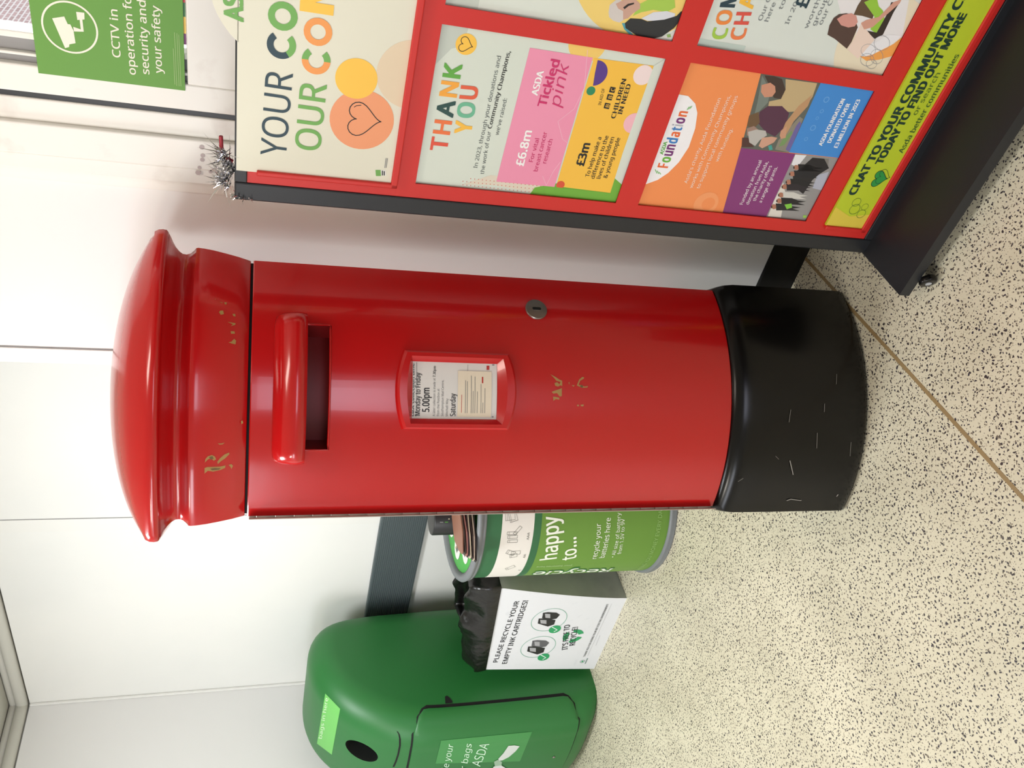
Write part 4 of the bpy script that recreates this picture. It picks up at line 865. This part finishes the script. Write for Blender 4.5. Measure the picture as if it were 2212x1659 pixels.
A.textpx("IT'S FREE TO", (1225.5, 1402), (1231, 1348.5), 11, ik, 5, .01); A.textpx('RECYCLE!', (1241.5, 1393), (1248, 1353.5), 11, ik, 5, .01)
A.textpx('THANK YOU FOR DOING YOUR BIT FOR THE ENVIRONMENT!', (1264, 1418), (1315, 1304.5), 4.2, ik, 3, .01); A.linepx([(1269, 1417), (1321, 1304)], .0008, P(150, 152, 156), 3); A.linepx([(1287, 1394), (1296, 1372)], .0010, P(160, 162, 166), 3)
c = A.px(1258, 1428.6); A.arc(c, .009, .0105, 0, 2*pi, P(90, 130, 116), 3, 20); A.circ(c, .005, tg, 3, 12); A.linepx([(1264, 1433), (1269, 1422)], .0045, P(120, 140, 134), 3)
part('carton', mb, cb, 'white printed cardboard carton')
# liner folded over the rim
mb = MB(); rn = random.Random(5); N_ = 120; per = []
xl, xr = fc(0, .50), fc(1, .55)
def rimpt(u):
    P4 = [Vector((xl, YF, .512)), Vector((xr, YF, .556)), Vector((xr-.004, YBk, .556)), Vector((xl+.004, YBk, .512))]
    L4 = [(P4[(i+1) % 4]-P4[i]).length for i in range(4)]; s_ = u*sum(L4)
    for i in range(4):
        if s_ <= L4[i] or i == 3: return P4[i].lerp(P4[(i+1) % 4], min(1, s_/L4[i]))
        s_ -= L4[i]
ctr = Vector(((xl+xr)/2, (YF+YBk)/2, 0))
from mathutils import noise
def nz3(a_, b_, c_): return noise.noise(Vector((a_, b_, c_)))
rings = []
prof = [(.004, -.030), (.007, -.012), (.009, .004), (.007, .018), (.000, .034), (-.012, .050), (-.028, .066), (-.045, .078), (-.058, .076), (-.064, .060), (-.060, .040), (-.070, .020)]
for j, (od, dz) in enumerate(prof):
    rr = []
    for i in range(N_):
        q = rimpt(i/N_); out = Vector((q.x-ctr.x, q.y-ctr.y, 0)); ax = Vector((out.x/abs(xr-xl)*2, out.y/(YBk-YF)*2, 0)).normalized(); f_ = i/N_*2*pi
        am = min(1, max(0, (j-1.5)/4)); wv = nz3(cos(f_)*2.1, sin(f_)*2.1, j*.16+7)*am; wv2 = nz3(cos(f_)*5.5, sin(f_)*5.5, j*.28+4)*am
        tall = 1+.55*max(0, cos(f_-1.25))*am
        p3 = Vector((q.x, q.y, q.z))+ax*(od+.012*wv+.004*wv2)+Vector((0, 0, dz*.72*tall+(.010*wv2+.020*wv if dz > 0 else 0)))
        if j <= 3: p3 = Vector((q.x, q.y, q.z))+ax*(max(od, .003)+.0015*wv2)+Vector((0, 0, dz))
        rr.append(p3)
    rings.append(rr)
mb.loft(rings, BAG, cap0=False, cap1=True); part('liner', mb, cb, 'crumpled black plastic liner', weld=True)

# ================================================================ GREEN BAG BIN
gx0, gx1 = -3.592, -2.998; gc = (gx0+gx1)/2; gb = thing('carrier_bag_bin', (gc, 1.88, 0), 'large moulded green bin with a domed top and round hole, in the corner', 'bin')
prof = [(1.640, .0), (1.598, .02), (1.588, .06), (1.584, .20), (1.582, .40), (1.582, .60), (1.585, .72), (1.596, .80), (1.622, .88), (1.660, .95), (1.706, 1.015), (1.760, 1.070), (1.820, 1.112), (1.885, 1.140), (1.950, 1.153), (2.010, 1.155), (2.065, 1.146), (2.110, 1.122), (2.145, 1.080), (2.165, 1.02), (2.180, .90), (2.190, .60), (2.190, .2), (2.190, .02), (2.170, .0)]
# refine profile
def resample(pr, n):
    L = [0]
    for a_, b_ in zip(pr, pr[1:]): L.append(L[-1]+math.hypot(b_[0]-a_[0], b_[1]-a_[1]))
    out = []
    for k in range(n+1):
        s_ = L[-1]*k/n
        for i in range(len(pr)-1):
            if s_ <= L[i+1]+1e-9: t_ = (s_-L[i])/(L[i+1]-L[i]+1e-12); out.append((pr[i][0]+(pr[i+1][0]-pr[i][0])*t_, pr[i][1]+(pr[i+1][1]-pr[i][1])*t_)); break
    return out
pr2 = resample(prof, 90)
for _ in range(2): pr2 = [pr2[0]]+[((pr2[i-1][0]+2*pr2[i][0]+pr2[i+1][0])/4, (pr2[i-1][1]+2*pr2[i][1]+pr2[i+1][1])/4) for i in range(1, len(pr2)-1)]+[pr2[-1]]
def nrm(pr, i):
    a_, b_ = pr[max(0, i-1)], pr[min(len(pr)-1, i+1)]; dx, dy = b_[0]-a_[0], b_[1]-a_[1]; l = math.hypot(dx, dy); return (dy/l, -dx/l)   # inward for this winding is (+y side)
def slice_(th_, sgn, grow=0.0):
    """th_ 0 = flat middle part, pi/2 = outer side face"""
    rad = .125; ins = .105*(1-cos(th_)); x = (gx1 if sgn > 0 else gx0)-sgn*(rad-rad*sin(th_))
    out = []
    for i, (y, z) in enumerate(pr2):
        n_ = nrm(pr2, i); fr_ = max(0, -(-n_[0])) if 0 else 1
        # inward normal
        iy, iz = n_[0], n_[1]
        y2, z2 = y+iy*ins, z+iz*ins
        if y < 1.9: y2 += .020*(1-cos(th_))
        if z < .05: z2 = max(0.0, z)
        out.append(Vector((x, y2, max(0, z2))))
    return out
# check inward sense
if nrm(pr2, 30)[0] < 0:
    _n = nrm
    def nrm(pr, i): q = _n(pr, i); return (-q[0], -q[1])
ths = [pi/2*(k/9) for k in range(10)]
sl_ = [slice_(t_, -1) for t_ in reversed(ths)]
bowN = 10; mids = []
for k in range(1, bowN):
    u = k/bowN; a_ = slice_(0, -1); b_ = slice_(0, 1); mids.append([Vector((p.x+(q.x-p.x)*u, p.y-(.014*(1-(2*u-1)**2) if p.y < 1.9 else 0), p.z)) for p, q in zip(a_, b_)])
sl_ += mids+[slice_(t_, 1) for t_ in ths]
mb = MB(); mb.loft(sl_, BING, smooth=True)
gbody = solid(mb, 'body')
def bvh_of(o): 
    me = o.data; return BVHTree.FromPolygons([v.co.copy() for v in me.vertices], [list(p.vertices) for p in me.polygons])
BV = bvh_of(gbody)
def hit(x, y):
    loc, nn, i, d = BV.ray_cast(EYE, ray(x, y).normalized()); 
    if loc is None: return None, None
    if nn.dot(ray(x, y)) > 0: nn = -nn
    return loc, nn
hc, hn = hit(776, 1621)
if hc is None: hc, hn = Vector((-3.2, 1.66, .95)), Vector((0, -.8, .5)).normalized()
hx = Vector((1, 0, 0)); hx = (hx-hn*hx.dot(hn)).normalized(); hv = hn.cross(hx)
# hole sized from its outline in the photograph
pE = [(741, 1606), (758, 1596), (785, 1606), (806, 1628), (811, 1638), (803, 1646), (780, 1641), (757, 1625)]
def onpl(x, y): d = ray(x, y); tt = (hc-EYE).dot(hn)/d.dot(hn); q = EYE+d*tt-hc; return (q.dot(hx), q.dot(hv))
pp_ = [onpl(*q) for q in pE]; ccx = sum(q[0] for q in pp_)/8; ccy = sum(q[1] for q in pp_)/8
rx_ = (max(q[0] for q in pp_)-min(q[0] for q in pp_))/2; ry_ = (max(q[1] for q in pp_)-min(q[1] for q in pp_))/2
print('hole', hc, hn, rx_, ry_)
rh = (rx_+ry_)/2
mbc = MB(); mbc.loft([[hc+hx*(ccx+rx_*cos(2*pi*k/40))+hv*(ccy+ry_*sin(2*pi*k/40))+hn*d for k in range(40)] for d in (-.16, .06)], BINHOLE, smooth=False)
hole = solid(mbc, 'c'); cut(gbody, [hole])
gbo = BASES[gb.name]
for v in gbody.data.vertices: v.co -= gbo
BASES[gbody.name] = gbo
gbody.parent = gb
# door on the front: a patch of the same skin pushed out a little
BVN = BV
def skin(x, z, out):   # from the front towards +Y
    loc, nn, i, d = BV.ray_cast(Vector((x, .5, z)), Vector((0, 1, 0)))
    if loc is None: return None
    if nn.y > 0: nn = -nn
    return loc+nn*out
def patch(xa, xb, za, zb, out, mt, rc=.05, nx=44, nz=34, shear=0):
    mb = MB(); P_ = []; 
    for j in range(nz+1):
        row = []
        for i in range(nx+1):
            u = i/nx; v = j/nz; z = za+(zb-za)*v; ins = 0
            dz = min(z-za, zb-z)
            if dz < rc: ins = rc-sqrt(max(0, rc*rc-(rc-dz)**2))
            th_ = (u*2-1); x = (xa+xb)/2+(xb-xa)/2*math.copysign(1-(1-abs(th_))**1.7, th_)
            x = max(xa+ins, min(xb-ins, x)); p = skin(x, z, out); row.append(p if p is not None else Vector((x, 1.7, z)))
        P_.append(row)
    vs = [p for r in P_ for p in r]; o_ = lambda i, j: j*(nx+1)+i
    mb.add(vs, [[o_(i, j), o_(i+1, j), o_(i+1, j+1), o_(i, j+1)] for j in range(nz) for i in range(nx)], mt, True)
    # edge turned in
    edge = [o_(i, 0) for i in range(nx+1)]+[o_(nx, j) for j in range(1, nz+1)]+[o_(i, nz) for i in range(nx-1, -1, -1)]+[o_(0, j) for j in range(nz-1, 0, -1)]
    ev = [vs[k] for k in edge]; cen = Vector(((xa+xb)/2, 1.9, (za+zb)/2)); iv = [p+Vector((0, out+.001, 0)) for p in ev]; m_ = len(ev)
    mb.add(ev+iv, [[k, (k+1) % m_, m_+(k+1) % m_, m_+k] for k in range(m_)], mt, True)
    return mb
XR = gx1-.0018; XLf = gx0+.0018
part('door_groove', patch(XLf-.0, XR+.0006, .086, .779, .0012, DARK, .055), gb, weld=True)
gdoor = part('door', patch(XLf+.004, XR-.0032, .094, .771, .008, BING, .05), gb, 'smooth green front door', angle=50)
# stickers and marks on the skin
dB = None
def skinmap(extra):
    def f(x, y, d):
        loc, nn = hit(x, y)
        if loc is None: loc, nn = hit(x, min(y, 1655))
        if loc is None: return Vector((-3.3, 1.6, .8))
        return loc+nn*(extra+d)
    return f
def clampgrid(A, quad, mt, L, n=14):
    a_, b_, c, d = quad; vs = []
    for j in range(n+1):
        for i in range(n+1):
            u, v = i/n, j/n; x = (a_[0]*(1-u)+b_[0]*u)*(1-v)+(d[0]*(1-u)+c[0]*u)*v; y = (a_[1]*(1-u)+b_[1]*u)*(1-v)+(d[1]*(1-u)+c[1]*u)*v; vs.append(A.f(x, y, L*A.step))
    A.mb.add(vs, [[j*(n+1)+i, j*(n+1)+i+1, (j+1)*(n+1)+i+1, (j+1)*(n+1)+i] for j in range(n) for i in range(n)], mt, True)
def txt_skin(A, st, p0, p1, hpx, m_, L, bold=.01):
    vs, fs = glyphs(st); x0 = min(v[0] for v in vs); x1 = max(v[0] for v in vs); ux, uy = p1[0]-p0[0], p1[1]-p0[1]; sy = hpx/CAPH
    A.mb.add([A.f(p0[0]+ux*(x-x0)/(x1-x0)-y*sy, p0[1]+uy*(x-x0)/(x1-x0)-y*sy*.16, L*A.step) for x, y in vs], fs, m_)
mb = MB(); A = Art(mb, skinmap(.0008), step=.0006)
clampgrid(A, ((703, 1498), (735, 1531), (717, 1630), (685, 1606)), P(112, 190, 96), 0)
txt_skin(A, 'bags in here', (696, 1595), (710, 1508), 7, P(214, 240, 200), 2)
part('sticker', mb, gbody, 'pale green sticker on the sloping top')
mb = MB(); A = Art(mb, skinmap(.0092), step=.0006)
clampgrid(A, ((952, 1596.5), (1148, 1577.5), (1122, 1640), (940, 1645)), P(66, 140, 74), 0)
txt_skin(A, 'le your', (967, 1657), (979, 1604), 13, P(206, 236, 210), 2); txt_skin(A, 'r bags', (1006, 1657), (1018, 1603), 13, P(206, 236, 210), 2); txt_skin(A, 'ASDA', (1036, 1651), (1056, 1602), 19, P(206, 236, 210), 2)
gw = P(206, 212, 208)
A.poly([(1097, 1606), (1110, 1605), (1121, 1607), (1112, 1618), (1098, 1630), (1084, 1637), (1077, 1638), (1075, 1634), (1086, 1622)], gw, 3); A.poly([(1066, 1640), (1074, 1636), (1083, 1640), (1082, 1648), (1068, 1650)], P(150, 178, 154), 3); A.poly([(1060, 1657), (1066, 1650), (1082, 1648), (1095, 1656)], gw, 3)
part('sticker', mb, gdoor, 'green sticker with white writing and a knotted bag')
mb = MB(); A = Art(mb, skinmap(.001), step=.0005)
cv = [(858, 1580), (862, 1586), (864, 1596), (864, 1610), (860, 1630), (855, 1645), (850, 1656)]
for (a_, b_), w_ in zip(zip(cv, cv[1:]), (2, 3, 4, 4, 4, 4)): A.poly([(a_[0]-w_/2, a_[1]), (b_[0]-w_/2, b_[1]), (b_[0]+w_/2, b_[1]), (a_[0]+w_/2, a_[1])], DARK, 1)
part('hood_slot', mb, gbody, 'dark slot under the sloping top'); mb = MB(); A = Art(mb, skinmap(.001), step=.0005)
A.poly([(961, 1505), (965, 1503), (972, 1508), (977, 1515), (977, 1519), (962, 1520)], DARK, 1)
part('latch_notch', mb, gbody, 'small dark latch notch')
mb = MB(); mb.lathe((0, 0), ((.001, 0), (.006, 0), (.006, .003), (.001, .003)), STEEL, 16)
lk_, lkn = hit(1195, 1631)
if lk_ is not None:
    q = Vector((0, 0, 1)).rotation_difference(lkn).to_matrix(); mb.v = [q @ v+lk_+lkn*.008 for v in mb.v]; part('lock', mb, gdoor, 'small round lock')

# nothing may start smooth where it should be crisp
for o in bpy.data.objects:
    if o.type == 'MESH': o.data.validate()
